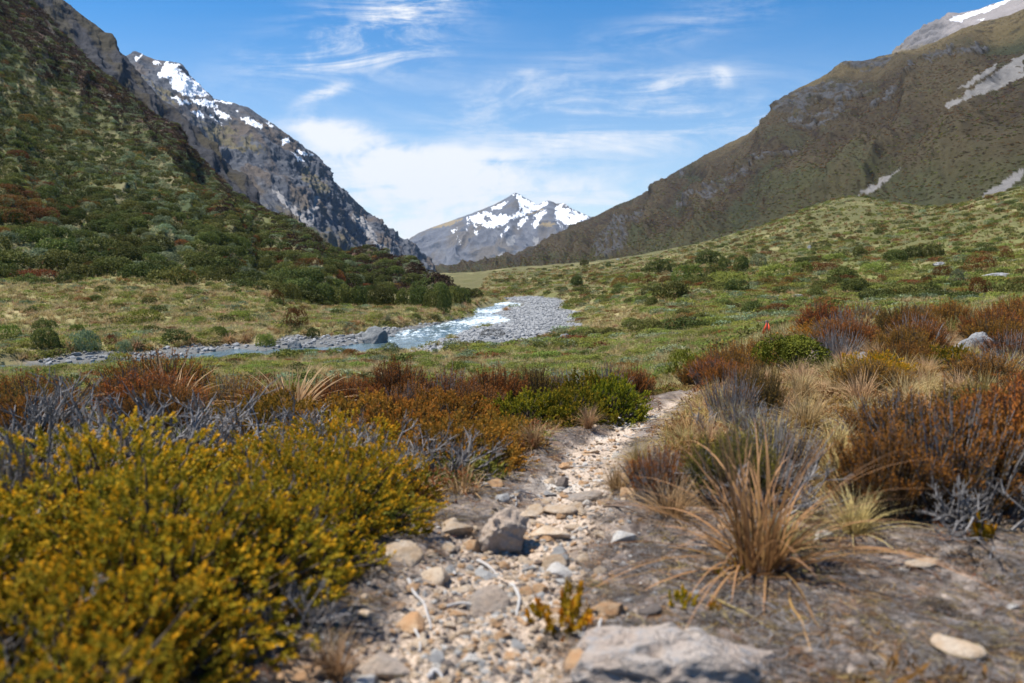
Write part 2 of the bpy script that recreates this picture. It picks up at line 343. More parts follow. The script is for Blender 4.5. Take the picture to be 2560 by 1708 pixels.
def build_ground():
    th = np.concatenate([np.linspace(-180, -62, 40, endpoint=False), np.linspace(-62, -38, 50, endpoint=False), np.linspace(-38, 38, 470, endpoint=False), np.linspace(38, 62, 50, endpoint=False), np.linspace(62, 180, 40, endpoint=False)])
    rr = np.concatenate([[.02, .2, .4, .6], np.geomspace(.8, 420, 900), np.geomspace(440, 5600, 60)])
    T, RR = np.meshgrid(R(1) * th, rr, indexing='ij'); x = np.sin(T) * RR; y = np.cos(T) * RR
    x = x.ravel(); y = y.ravel(); r = np.hypot(x, y)
    z, dr, db, dm = terrain_parts(x, y); mz, kp, dp = terrain_micro(x, y); z = z + mz
    # ---- albedo
    n1 = fbm(x * .5, y * .5, 1, 4); n2 = fbm(x * .08, y * .08, 2, 4); n3 = fbm(x * 4, y * 4, 3, 3)
    def mixc(c, d, m): return c + (np.asarray(d) - c) * np.clip(m, 0, 1)[:, None]
    tawny = np.array([.30, .245, .12]); green = np.array([.15, .165, .048]); brown = np.array([.16, .105, .055])
    c = np.tile(np.array([.22, .195, .085]), (len(x), 1))
    c = mixc(c, tawny, ss(-.25, .5, n1 + n2)); c = mixc(c, green, .85 * ss(-.1, .5, n2 - .5 * n1 + .45 * ss(0, 30, x - .1 * y)))
    c = mixc(c, brown, .6 * ss(.25, .7, fbm(x * .15, y * .15, 8, 3)))
    c = mixc(c, [.085, .080, .032], .85 * ss(80, 170, r) * ss(-.6, .3, n2 + .3))
    near = 1 - ss(14, 24, r + 2 * n1)
    c = mixc(c, LITTER, near); bm = bare_mask(x, y) * (1 - ss(9, 11, r))
    c = mixc(c, SOIL * 1.0, bm * near); c = mixc(c, [.20, .165, .14], bm * near * ss(0, .8, n3 + .3 + .5 * fbm(x * 30, y * 30, 5, 3)))
    q1 = fbm(x * 14, y * 14, 5, 4); c = mixc(c, [.31, .255, .21], bm * near * ss(.25, .6, q1) * .8); c = mixc(c, [.055, .04, .034], bm * near * ss(.2, .6, -q1) * .8); c = mixc(c, [.17, .09, .045], bm * near * ss(.2, .6, fbm(x * 9, y * 9, 8, 3)) * .5)
    c = mixc(c, PATHCOL, kp * (1 - ss(9, 12, r)) * ss(-.7, .3, n3 + .25)); c = mixc(c, [.46, .42, .37], kp * ss(3.2, 3.9, y) * (1 - ss(6.2, 8, y)) * ss(-.6, .2, n1 + .4 * n3))
    c = mixc(c, [.22, .19, .16], .8 * (1 - ss(-.2, .8, np.minimum(db, dm)))); c = mixc(c, [.26, .265, .265], (1 - ss(-.3, .2, db + .6 * n3))); c = mixc(c, [.13, .13, .125], (1 - ss(-.3, .2, dm + .6 * n3)) * (db > .5))
    bank = (1 - ss(.1, 1.4, dr)) * ss(-4.9, -4.6, z); c = mixc(c, [.17, .125, .08], bank * .8)
    c = mixc(c, [.12, .13, .125], (1 - ss(-.3, .2, dr)))
    me = mesh_np('ground', np.stack([x, y, z], 1), grid_faces(len(th), len(rr), True)[:, ::-1], earth_mat('soil and turf', 38.0, .014, .36, grain=(90.0, .6)), attrs={'col': np.clip(c, .01, .9)})
    link('ground', me, kind='structure')
    return
build_ground()

# ------------------------------------------------------------------ hills and mountains: ridge-to-foot surfaces with real relief
HILLS = {}
def rows_world(cols): return np.array([W(*c) for c in cols])
def hill(name, ridge, foot, nu, nv, relief, paint, prof=(.33, .66), sag=(.0, .0), mat=None, back=1.22, backdrop=.45, seed=0, smooth_v=.04):
    rg = rows_world(ridge); ft = rows_world(foot)
    m1 = rg + (ft - rg) * prof[0]; m2 = rg + (ft - rg) * prof[1]
    H = (rg[:, 2] - ft[:, 2]); m1[:, 2] -= H * sag[0]; m2[:, 2] -= H * sag[1]
    bk = rg.copy(); bk[:, :2] *= back; bk[:, 2] = rg[:, 2] - np.abs(H) * backdrop - 5
    sub = ft + (ft - m2) * .25; sub[:, 2] = ft[:, 2] - 6 - .03 * np.abs(H)
    rows = [bk, rg, m1, m2, ft, sub]; vpos = [-.28, 0, prof[0], prof[1], 1, 1.15]
    # even spacing in the picture: spread u by ridge+foot screen length
    tt = np.linspace(0, len(rg) - 1, 2000); A = catmull(rg, tt); B = catmull(ft, tt)
    px, py = proj(A); qx, qy = proj(B)
    L = np.concatenate([[0], np.cumsum(np.hypot(np.diff(px), np.diff(py)) + np.hypot(np.diff(qx), np.diff(qy)))])
    t = np.interp(np.linspace(0, L[-1], nu), L, tt)
    RW = np.array([catmull(r_, t) for r_ in rows])                       # (6,nu,3)
    v = np.linspace(-.28, 1.15, nv)
    P = np.empty((nu, nv, 3))
    for k in range(3):
        acc = 0
        for off in np.linspace(-smooth_v, smooth_v, 7):
            vv = np.clip(v + off * np.clip(np.abs(v) * 8, 0, 1), -.28, 1.15); j = np.clip(np.searchsorted(vpos, vv, side='right') - 1, 0, 4); vp = np.array(vpos)
            f = (vv - vp[j]) / (vp[j + 1] - vp[j]); acc = acc + RW[j, :, k].T * (1 - f) + RW[j + 1, :, k].T * f
        P[:, :, k] = acc / 7
    du = np.gradient(P, axis=0); dv = np.gradient(P, axis=1)
    su = np.cumsum(np.linalg.norm(du[:, nv // 2], axis=-1))[:, None] + 0 * v[None]; sv = np.cumsum(np.linalg.norm(dv, axis=-1), 1)
    N = np.cross(du, dv); N /= np.linalg.norm(N, axis=-1)[..., None] + 1e-9; N *= np.where(N[..., 2:] < 0, -1, 1)
    V2 = v[None] + 0 * su
    d, info = relief(P, su, sv, V2)
    P = P + N * d[..., None]
    du = np.gradient(P, axis=0); dv = np.gradient(P, axis=1); N2 = np.cross(du, dv); N2 /= np.linalg.norm(N2, axis=-1)[..., None] + 1e-9; N2 *= np.where(N2[..., 2:] < 0, -1, 1)
    X, Y = proj(P)
    col = paint(P, N2, X, Y, V2, su, sv, info)
    me = mesh_np(name, P.reshape(-1, 3), grid_faces(nu, nv), mat, attrs={'col': np.clip(col, .01, .92).reshape(-1, 3)})
    o = link(name, me, kind='structure')
    HILLS[name] = dict(P=P, N=N2, v=V2, X=X, Y=Y, col=col, obj=o, info=info)
    return o
def mixc(c, d, m): return c + (np.asarray(d, float) - c) * np.clip(m, 0, 1)[..., None]
def polys(X, Y, L, wob=0.0, f=.06, seed=0.0):
    w1 = wob * fbm(X * f, Y * f, seed, 4); w2 = wob * fbm(X * f, Y * f, seed + 31, 4); r = np.zeros(X.shape, bool)
    for p in L: r |= in_poly(X + w1, Y + w2, p)
    return r.astype(float)
def Z1(pts): return [(p[0] / 2, p[1] / 2) for p in pts]
def Z2(pts): return [(1175 + p[0] / 2, p[1] / 2) for p in pts]
def Z8(pts): return [((1000 + p[0] / 3.917) / K, (450 + p[1] / 3.917) / K) for p in pts]

M_ROCK = earth_mat('alpine rock and snow', .14, 3.2, .26, grain=(.5, .28))
M_FAR = earth_mat('far mountain rock and snow', .05, 9.0, .2, grain=(.16, .2))
M_SLOPE = earth_mat('heath covered slope', .55, .5, .42)

# near hillside on the left (bushes are planted on it further down)
A_R = [(-420,-420,360),(-100,-170,345),(75,2,335),(200,134,330),(360,272,315),(450,358,300),(550,450,280),(675,522,255),(800,588,225),(925,638,190),(1020,678,155),(1085,716,126)]
A_F = [(-700,650,74),(-250,650,80),(0,652,83),(120,654,85),(260,654,87),(380,652,89),(480,662,91),(570,672,93),(680,694,95),(800,708,99),(920,718,105),(1055,720,115)]
def relA(P, su, sv, v):
    g = ridged(su / 55, sv / 160, 1.3, 4); d = (g - .9) * 7 * ss(0, .12, v) * (1 - ss(.7, 1, v)) + fbm(su / 14, sv / 18, 4, 4) * 1.1 + fbm(su / 4, sv / 4, 2, 3) * .35
    return d * np.where(v > .9, .35, 1), g
def painA(P, N, X, Y, v, su, sv, g):
    n = fbm(su / 20, sv / 40, 3, 5); n2 = fbm(su / 5, sv / 6, 9, 4)
    c = np.tile(np.array([.10, .105, .04]), v.shape + (1,)); c = mixc(c, [.17, .15, .075], ss(-.1, .5, n + .4 * n2)); c = mixc(c, [.05, .065, .025], ss(.0, .5, -n + .3 * n2))
    hi = ss(.0, .12, (Y * 0 + (.66 * X + 95) - Y) / 400 + .06 * n)     # brown heath along the top
    b = mixc(np.tile(np.array([.085, .05, .035]), v.shape + (1,)), [.06, .065, .035], ss(0, .4, n2)); b = mixc(b, [.15, .13, .11], ss(.35, .6, n2 - n))
    return mixc(c, b, hi)
HA = hill('hillside', A_R, A_F, 620, 420, relA, painA, sag=(.05, .06), mat=M_SLOPE)

# rocky spur behind it
B_R = [(-150,-300,700),(60,-80,690),(145,0,680),(190,32,675),(240,76,670),(272,118,660),(302,148,655),(345,200,640),(385,240,630),(450,296,610),(520,372,590),(600,470,560),(700,560,520)]
B_F = [(-300,420,420),(60,470,420),(160,480,420),(220,490,425),(280,500,430),(320,520,430),(350,530,435),(400,540,440),(450,550,445),(520,570,450),(580,590,455),(650,610,460),(740,620,470)]
def relB(P, su, sv, v):
    g = ridged(su / 70, sv / 190, 2.2, 5); d = (g - .9) * 9 * ss(-.02, .1, v) + rocky(P, 30) * 2.0
    return d, g
def painB(P, N, X, Y, v, su, sv, g):
    n = fbm(su / 30, sv / 60, 3, 5); st = 1 - N[..., 2]
    c = np.tile(np.array([.036, .036, .041]), v.shape + (1,)); c = mixc(c, [.034, .025, .019], ss(-.1, .35, n)); c = mixc(c, [.05, .045, .023], .5 * ss(.05, .5, n - st * .5 + .25)); c = mixc(c, [.06, .06, .065], ss(.45, .75, st)); 
    return c
hill('rocky_spur', B_R, B_F, 460, 300, relB, painB, mat=M_ROCK)

# snowy mountain on the left
C_R = [(180,190,1500),(255,155,1500)] + [(x, y, 1500) for x, y in Z1([(590,252),(622,236),(690,262),(742,276),(800,284),(838,302),(872,348),(915,392),(962,446),(1000,460),(1130,492),(1250,572)])] + [(x, y, 1550 + i * 45) for i, (x, y) in enumerate(Z1([(1370,662),(1450,712),(1500,782),(1545,850),(1620,910),(1700,982),(1780,1052),(1870,1112),(1990,1218)]))] + [(1015,622,2000)]
C_F = [(100,560,620),(150,570,640)] + [(x, y, Yd) for x, y, Yd in zip(np.linspace(220, 700, 12), np.linspace(575, 618, 12), np.linspace(660, 860, 12))] + [(x, y, Yd) for x, y, Yd in zip(np.linspace(730, 990, 9), np.linspace(620, 628, 9), np.linspace(900, 1750, 9))] + [(1012,630,1850)]
def relC(P, su, sv, v):
    g = ridged(su / 150 + .3 * fbm(su / 90, sv / 200, 6, 3), sv / 420, 5.2, 5); a = ss(-.03, .12, v)
    d = (g - .95) * 17 * a + (rocky(P, 45) * 3.0 * (.45 + .55 * a) + rocky(P, 170) * 3.2 * a + rocky(P, 15) * 1.0 + (ridged(su / 30 + .4 * fbm(su / 40, sv / 60, 2, 3), sv / 190, 9, 4) - .9) * 4.5 * a) * (1 - .75 * ss(.5, .85, v))
    return d, g
def painC(P, N, X, Y, v, su, sv, g):
    n = fbm(su / 60, sv / 130, 3, 5); n2 = fbm(su / 18, sv / 22, 5, 4); st = 1 - N[..., 2]
    c = np.tile(np.array([.058, .063, .076]), v.shape + (1,)); c = mixc(c, [.095, .098, .108], ss(0, .4, n2)); c = mixc(c, [.10, .075, .055], .8 * ss(.0, .4, n)); c = mixc(c, [.075, .078, .085], ss(.42, .7, st + .15 * n2))
    tan = polys(X, Y, [Z1([(900,540),(1130,620),(1230,700),(1100,700),(960,640)]), Z1([(1380,760),(1520,860),(1500,900),(1380,820)]), Z1([(640,345),(760,420),(900,560),(830,520)])], 14, .05, 3)
    c = mixc(c, [.125, .105, .058], tan * ss(-.4, .3, n2 + .1))
    low = ss(.55, .95, v + .15 * n); c = mixc(c, [.10, .085, .05], low * ss(-.3, .3, n2 + n)); 
    scr = polys(X, Y, [Z1([(1245,865),(1275,875),(1400,1000),(1440,1050),(1380,1010),(1290,930)]), Z1([(1665,1050),(1690,1060),(1760,1130),(1810,1165),(1760,1150),(1700,1100)]), Z1([(1440,900),(1470,900),(1440,1010),(1400,1060)]), Z1([(1620,980),(1680,1010),(1740,1100),(1650,1050)])], 8, .08, 7)
    c = mixc(c, [.235, .225, .22], scr)
    snow = polys(X, Y, [Z1([(775,368),(870,350),(935,400),(960,440),(880,430),(890,452),(830,430),(790,400)]), Z1([(720,345),(760,290),(790,290),(770,330),(735,362)]), Z1([(610,272),(640,245),(655,250),(630,275)]),
        Z1([(690,285),(710,275),(740,290),(715,300)]), Z1([(800,290),(835,300),(810,312),(770,318)]), Z1([(790,330),(860,345),(800,345)]), Z1([(870,455),(1005,462),(985,480),(1005,495),(960,490),(890,470)]), Z1([(780,440),(860,465),(880,480),(830,480)]), Z1([(880,510),(915,505),(945,545),(905,535)]), Z1([(945,510),(1000,555),(1020,575),(980,545)]), Z1([(975,500),(1010,510),(1060,540),(1020,540),(990,525)]),
        Z1([(1100,540),(1140,538),(1215,580),(1200,595),(1150,575)]), Z1([(1215,560),(1260,580),(1250,590)]), Z1([(1290,648),(1320,632),(1328,650),(1300,662)]), Z1([(1330,690),(1400,740),(1380,740)]), Z1([(1365,688),(1395,700),(1410,715),(1380,708)]), Z1([(1412,704),(1440,712),(1430,720)]), Z1([(1000,460),(1080,470),(1060,476),(1010,470)]), Z1([(1080,500),(1095,505),(1090,522)]), Z1([(780,350),(850,340),(900,370),(960,440),(900,440),(830,420)]), Z1([(735,330),(775,300),(830,320),(800,350),(760,360)])], 6, .09, 11)
    return mixc(c, [.82, .84, .88], snow )
hill('snow_mountain', C_R, C_F, 820, 420, relC, painC, mat=M_ROCK, sag=(.03, .05), backdrop=.3)

# mountain closing the valley
D_R = [(x, y, 4600) for x, y in Z8([(-700,900),(-150,740),(70,606),(180,527),(330,462),(560,377),(740,312),(860,262),(960,222),(1060,167),(1118,128),(1160,135),(1230,172),(1310,217),(1352,238),(1440,206),(1500,216),(1530,232),(1612,230),(1680,277),(1750,307),(1870,360),(2150,480),(2600,640)])]
D_F = [(x, 632, Yd) for x, Yd in zip(np.linspace(760, 1560, 24), np.concatenate([np.linspace(3300, 2900, 12), np.linspace(2900, 3200, 12)]))]
def relD(P, su, sv, v):
    g = ridged(su / 420 - sv / 900 + .25 * fbm(su / 200, sv / 500, 6, 3), sv / 1900 + su / 2200, 3.1, 5, gain=.5); a = ss(-.02, .2, v)
    d = (g - .95) * 62 * a * (.35 + .65 * ss(.1, .5, v)) + rocky(P, 130) * 6 * (.4 + .6 * a) + rocky(P, 500) * 7 * a
    return d, g
def painD(P, N, X, Y, v, su, sv, g):
    n = fbm(su / 150, sv / 400, 3, 5); n2 = fbm(su / 50, sv / 60, 5, 4); st = 1 - N[..., 2]
    c = np.tile(np.array([.095, .098, .112]), v.shape + (1,)); c = mixc(c, [.125, .128, .14], ss(0, .4, n2)); c = mixc(c, [.11, .092, .07], .7 * ss(-.05, .4, n)); c = mixc(c, [.06, .066, .08], ss(.4, .7, st + .1 * n2))
    tan = polys(X, Y, [Z8([(1340,455),(1440,410),(1540,440),(1480,458)]), Z8([(250,500),(340,458),(560,378),(640,372),(500,440)]), Z8([(1240,330),(1420,280),(1400,300),(1270,345)])], 5, .1, 3); c = mixc(c, [.24, .18, .09], tan * .9)
    scr = polys(X, Y, [Z8([(880,790),(960,740),(1030,700),(1000,740),(930,785)]), Z8([(1300,560),(1350,570),(1350,640),(1310,650)]), Z8([(1040,560),(1130,540),(1110,640),(1050,640)])], 5, .1, 5); c = mixc(c, [.27, .26, .25], scr * .8)
    snow = polys(X, Y, [Z8([(650,385),(740,340),(860,310),(900,345),(960,360),(1000,330),(1060,355),(1110,350),(1165,300),(1150,220),(1105,140),(1160,140),(1230,185),(1290,225),(1340,245),(1440,210),(1450,240),(1380,280),(1250,330),(1200,345),(1140,370),(1060,400),(1010,440),(940,455),(880,475),(800,450),(740,410)]),
        Z8([(880,275),(1000,225),(1060,215),(1010,270),(900,300)]), Z8([(1530,260),(1570,240),(1600,232),(1640,250),(1700,300),(1860,370),(1780,400),(1650,455),(1590,420),(1520,350),(1510,330)]),
        Z8([(1160,400),(1230,375),(1260,360),(1210,430),(1150,480)]), Z8([(1300,350),(1440,285),(1390,370),(1330,470),(1290,440),(1340,390)]), Z8([(1505,360),(1540,400),(1610,490),(1560,440)]), Z8([(720,420),(760,460),(740,465)]), Z8([(725,490),(775,500),(750,540)]), Z8([(1020,480),(1070,450),(1030,520)]), Z8([(990,525),(1015,540),(995,560)]), Z8([(500,500),(570,465),(560,480),(510,510)]), Z8([(565,540),(580,590),(595,640),(575,600)]), Z8([(645,430),(675,420),(670,440)]), Z8([(590,430),(605,432),(600,440)]), Z8([(645,485),(662,490),(655,505)])], 6, .16, 11)
    rock = polys(X, Y, [Z8([(1130,135),(1165,225),(1160,300),(1060,352),(1040,320),(1010,290),(1010,260),(1060,220),(1090,160)]), Z8([(900,285),(990,290),(960,325),(915,315)]), Z8([(1215,250),(1260,265),(1250,280),(1220,265)]), Z8([(1340,225),(1400,225),(1380,245)]), Z8([(1180,280),(1215,300),(1190,330),(1170,310)]), Z8([(810,350),(880,350),(900,400),(860,410),(815,385)]), Z8([(780,420),(900,435),(880,445),(790,430)]), Z8([(1580,240),(1660,270),(1680,285),(1600,280)]), Z8([(1620,345),(1690,380),(1660,385)])], 4, .16, 4)
    sn = np.clip(snow - rock, 0, 1) * ss(-.8, -.5, n2)
    return mixc(c, [.80, .82, .86], sn)
hill('far_snow_mountain', D_R, D_F, 760, 360, relD, painD, mat=M_FAR, sag=(.03, .04), backdrop=.3, back=1.1)

# long mountainside on the right
E_R = [(1000,626,2300),(1075,610,2200),(1152,594,2050),(1223,576,1900),(1269,546,1750),(1356,502,1550),(1395,482,1480),(1485,441,1350),(1525,412,1280),(1625,352,1150),(1715,307,1060),(1785,247,1000),(1815,212,970),(1895,172,930),(1930,144,910),(1985,138,880),(2050,124,850),(2120,106,800),(2225,58,740),(2350,20,690),(2560,-110,640),(2900,-300,600)]
E_F = [(1005,634,620),(1060,634,600),(1110,634,570),(1160,632,545),(1210,630,520),(1270,628,490),(1310,626,470),(1370,620,440),(1420,614,415),(1490,604,390),(1560,596,370),(1620,584,355),(1680,568,345),(1740,556,338),(1800,542,330),(1860,524,322),(1930,500,312),(2000,485,300),(2120,476,270),(2300,462,232),(2600,450,205),(3000,430,190)]
E_OUT = [Z2([(1220,545),(1225,490),(1290,425),(1440,395),(1600,390),(1650,410),(1560,440),(1400,465),(1330,535)]), Z2([(1490,310),(1520,285),(1740,260),(1780,290),(1700,320),(1600,330)]), Z2([(1260,565),(1440,495),(1530,480),(1520,520),(1400,580),(1300,590)]), Z2([(1630,490),(1740,420),(1800,400),(1740,440),(1660,490)]),
         Z2([(1810,390),(1850,330),(1880,340),(1870,400),(1830,410)]), Z2([(760,800),(800,780),(810,795),(770,810)]), Z2([(860,900),(900,840),(1000,800),(1130,770),(1100,800),(980,850),(900,890)]), Z2([(1130,750),(1180,720),(1320,660),(1260,710),(1160,760)]), Z2([(380,1190),(370,1120),(480,1060),(600,980),(640,1010),(560,1080),(520,1150),(440,1180)]), Z2([(690,820),(720,812),(720,830),(695,838)]),
         Z2([(740,930),(800,890),(860,880),(800,940)]), Z2([(1930,260),(2080,220),(2180,170),(2140,230),(2000,290),(1920,320)]), Z2([(1000,670),(940,690),(960,670)])]
def relE(P, su, sv, v):
    X, Y = proj(P); out = polys(X, Y, E_OUT, 9, .05, 3) * (fbm(su / 16, sv / 16, 12, 4) > -.18)
    g = ridged(su / 170, sv / 520, 7.7, 4); d = (g - .9) * 10 * ss(.05, .35, v) * (1 - ss(.8, 1, v)) + fbm(su / 60, sv / 80, 3, 4) * 4 * (.25 + .75 * ss(0, .2, v)) + fbm(su / 14, sv / 16, 4, 3) * 1.3
    d = d + (ridged(su / 95 + .35 * fbm(su / 120, sv / 200, 5, 3), sv / 620, 2.7, 4) - .9) * 9 * ss(.03, .2, v) * (1 - ss(.85, 1, v))
    return d + out * (1 + rocky(P, 30) * 3.4) * (.2 + .8 * ss(.01, .09, v)), out
def painE(P, N, X, Y, v, su, sv, out):
    n = fbm(su / 50, sv / 90, 3, 5); n2 = fbm(su / 11, sv / 14, 5, 4); st = 1 - N[..., 2]
    c = np.tile(np.array([.050, .037, .018]), v.shape + (1,)); c = mixc(c, [.032, .022, .013], ss(.0, .4, n2 + .3 * n)); c = mixc(c, [.046, .048, .021], .55 * ss(.1, .5, n - .3 * n2))
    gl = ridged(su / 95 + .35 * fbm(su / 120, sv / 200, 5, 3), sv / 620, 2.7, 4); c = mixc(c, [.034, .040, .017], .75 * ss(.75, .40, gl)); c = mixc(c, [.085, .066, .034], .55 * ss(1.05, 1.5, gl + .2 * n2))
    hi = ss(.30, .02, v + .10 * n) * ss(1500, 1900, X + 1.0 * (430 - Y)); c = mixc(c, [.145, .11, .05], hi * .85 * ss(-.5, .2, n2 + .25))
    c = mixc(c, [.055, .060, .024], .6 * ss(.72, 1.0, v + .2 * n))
    c = mixc(c, mixc(np.tile(np.array([.078, .078, .082]), v.shape + (1,)), [.055, .046, .034], ss(-.1, .25, n2)), out)
    scr = polys(X, Y, [Z2([(2350,240),(2350,345),(2240,410),(2130,440),(2060,470),(2000,500),(1990,480),(2080,430),(2180,360)]), Z2([(2040,410),(2130,350),(2230,290),(2200,330),(2100,400)]), Z2([(1570,910),(1640,855),(1790,765),(1720,830),(1650,880)]),
                       Z2([(2350,765),(2350,800),(2270,880),(2170,960),(2060,1030),(1990,1050),(2060,990),(2170,890)])], 6, .06, 8)
    c = mixc(c, [.150, .142, .135], scr * ss(-.85, -.5, n2 + .4 * fbm(su / 4, sv / 9, 3, 3)))
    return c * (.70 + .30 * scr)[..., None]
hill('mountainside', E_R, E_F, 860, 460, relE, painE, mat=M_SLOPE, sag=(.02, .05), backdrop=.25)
G_R = [(1960,170,1500),(2030,138,1480),(2065,106,1470),(2125,62,1450),(2175,33,1440),(2205,31,1440),(2255,16,1430),(2315,-4,1420),(2420,-50,1400),(2700,-180,1380)]
G_F = [(1990,240,1100),(2060,230,1100),(2110,200,1100),(2180,170,1080),(2230,150,1060),(2260,140,1050),(2310,120,1040),(2360,110,1020),(2480,60,1000),(2760,-60,980)]
def relG(P, su, sv, v): return rocky(P, 70) * (2 + 9 * ss(2230, 2120, proj(P)[0])), 0
def painG(P, N, X, Y, v, su, sv, i):
    n2 = fbm(su / 18, sv / 22, 5, 4)
    c = np.tile(np.array([.235, .21, .20]), v.shape + (1,)); c = mixc(c, [.15, .14, .14], ss(2220, 2140, X + 30 * n2)); c = mixc(c, [.17, .13, .06], ss(95, 140, Y + 20 * n2) * ss(2220, 2130, X))
    return mixc(c, [.84, .86, .9], polys(X, Y, [Z2([(2000,92),(2060,68),(2170,38),(2262,0),(2330,-30),(2300,-5),(2255,20),(2190,50),(2100,78),(2060,100)]), Z2([(2140,88),(2170,82),(2160,92)]), Z2([(1700,238),(1712,233),(1708,243)])], 3, .08, 4))
hill('scree_peak', G_R, G_F, 300, 160, relG, painG, mat=M_ROCK, backdrop=.3)

# the valley air
def build_haze():
    top = max(float(h['P'][..., 2].max()) for h in HILLS.values()) + 25; b = 5900.0; lo = -75.0
    V = np.array([[-b, -b, lo], [b, -b, lo], [b, b, lo], [-b, b, lo], [-b, -b, top], [b, -b, top], [b, b, top], [-b, b, top]]); F = np.array([[3, 2, 1, 0], [4, 5, 6, 7], [0, 1, 5, 4], [1, 2, 6, 5], [2, 3, 7, 6], [3, 0, 4, 7]])
    m = bpy.data.materials.new('thin valley air'); m.use_nodes = True; t = NT(m.node_tree); m.node_tree.nodes.clear()
    v = t.new('ShaderNodeVolumePrincipled'); v.inputs['Color'].default_value = (.50, .70, 1.0, 1); v.inputs['Density'].default_value = 3.6e-5; v.inputs['Anisotropy'].default_value = .1
    o = t.new('ShaderNodeOutputMaterial'); t.l.new(v.outputs[0], o.inputs['Volume']); link('haze', mesh_np('haze', V, F, m, smooth=False), kind='stuff')
build_haze()

# ================================================================== plants, stones and the rest
def gp(dx, dy, ymax=420):
    """where the line of sight through a photo point meets the ground"""
    a, b = ray(dx, dy); Y = np.geomspace(1.2, ymax, 700); z = ground_z(a * Y, Y); h = np.nonzero(b * Y <= z)[0]
    i = h[0] if len(h) else len(Y) - 1
    lo, hi = (Y[i - 1], Y[i]) if i else (Y[0], Y[0]); 
    q = np.linspace(lo, hi, 20); k = np.nonzero(b * q <= ground_z(a * q, q))[0]; Yh = q[k[0]] if len(k) else hi
    return np.array([a * Yh, Yh, float(ground_z(a * Yh, Yh))])
def px2m(w, Y): return w * K / FPX * Y

class Buf:
    """collects quads with a tint (shade of the leaf) and tip (0 base .. 1 tip) per corner and a material number per face"""
    def __init__(s): s.V = []; s.F = []; s.T = []; s.I = []; s.M = []; s.n = 0
    def add(s, V, F, tint=.5, tip=.5, mi=0):
        V = np.asarray(V, float); s.V.append(V); s.F.append(np.asarray(F) + s.n); s.n += len(V)
        s.T.append(np.broadcast_to(tint, (len(V),)).astype(float)); s.I.append(np.broadcast_to(tip, (len(V),)).astype(float)); s.M.append(np.full(len(F), mi))
    def mesh(s, name, mats, smooth=True):
        return mesh_np(name, np.concatenate(s.V), np.concatenate(s.F), smooth=smooth, mats=mats, midx=np.concatenate(s.M), attrs={'tint': np.concatenate(s.T), 'tip': np.concatenate(s.I)})
def unit(v): return v / (np.linalg.norm(v, axis=-1, keepdims=True) + 1e-9)
def leaves(buf, P, D, L, Wd, tint, tip, g, mi=0, bend=.25, out=None):
    """one diamond leaf at each P along direction D, length L, width Wd"""
    n = len(P); D = unit(D); side = unit(np.cross(D, unit(g.normal(size=(n, 3))) if out is None else unit(out + g.normal(size=(n, 3)) * .35))); up = np.cross(side, D)
    L = np.broadcast_to(L, (n,))[:, None]; Wd = np.broadcast_to(Wd, (n,))[:, None]
    mid = P + D * L * .5 + up * L * bend * .3
    V = np.stack([P, mid + side * Wd * .5, P + D * L - up * L * bend * .2, mid - side * Wd * .5], 1).reshape(-1, 3)
    i = np.arange(n)[:, None] * 4; tint = np.repeat(np.broadcast_to(tint, (n,)), 4); tip = np.broadcast_to(tip, (n,)); 
    buf.add(V, i + np.arange(4)[None], tint, np.repeat(tip, 4), mi)
def tubes(buf, paths, rad, k=3, tint=.5, mi=0, tip0=0.0, tip1=1.0):
    """paths (n, s, 3), rad (s,) or (n, s): tapered round twigs"""
    n, s, _ = paths.shape; rad = np.broadcast_to(rad, (n, s)); d = np.gradient(paths, axis=1); d = unit(d)
    ref = np.where(np.abs(d[..., 2:]) > .9, np.array([1., 0, 0]), np.array([0, 0, 1.])); a = unit(np.cross(d, ref)); b = np.cross(d, a)
    ang = np.arange(k) / k * 2 * np.pi
    V = paths[:, :, None] + rad[:, :, None, None] * (a[:, :, None] * np.cos(ang)[None, None, :, None] + b[:, :, None] * np.sin(ang)[None, None, :, None])
    base = (np.arange(n) * s * k)[:, None, None]; i = np.arange(s - 1)[None, :, None]; j = np.arange(k)[None, None, :]; j2 = (j + 1) % k
    F = np.stack([base + i * k + j, base + i * k + j2, base + (i + 1) * k + j2, base + (i + 1) * k + j], -1).reshape(-1, 4)
    tp = np.broadcast_to(np.linspace(tip0, tip1, s)[None, :, None], (n, s, k)).ravel()
    buf.add(V.reshape(-1, 3), F, np.repeat(np.broadcast_to(tint, (n,)), s * k), tp, mi)
def dirs(g, n, up=0.0):
    d = unit(g.normal(size=(n, 3))); d[:, 2] = d[:, 2] * (1 - up) + up * np.abs(d[:, 2]); return unit(d)

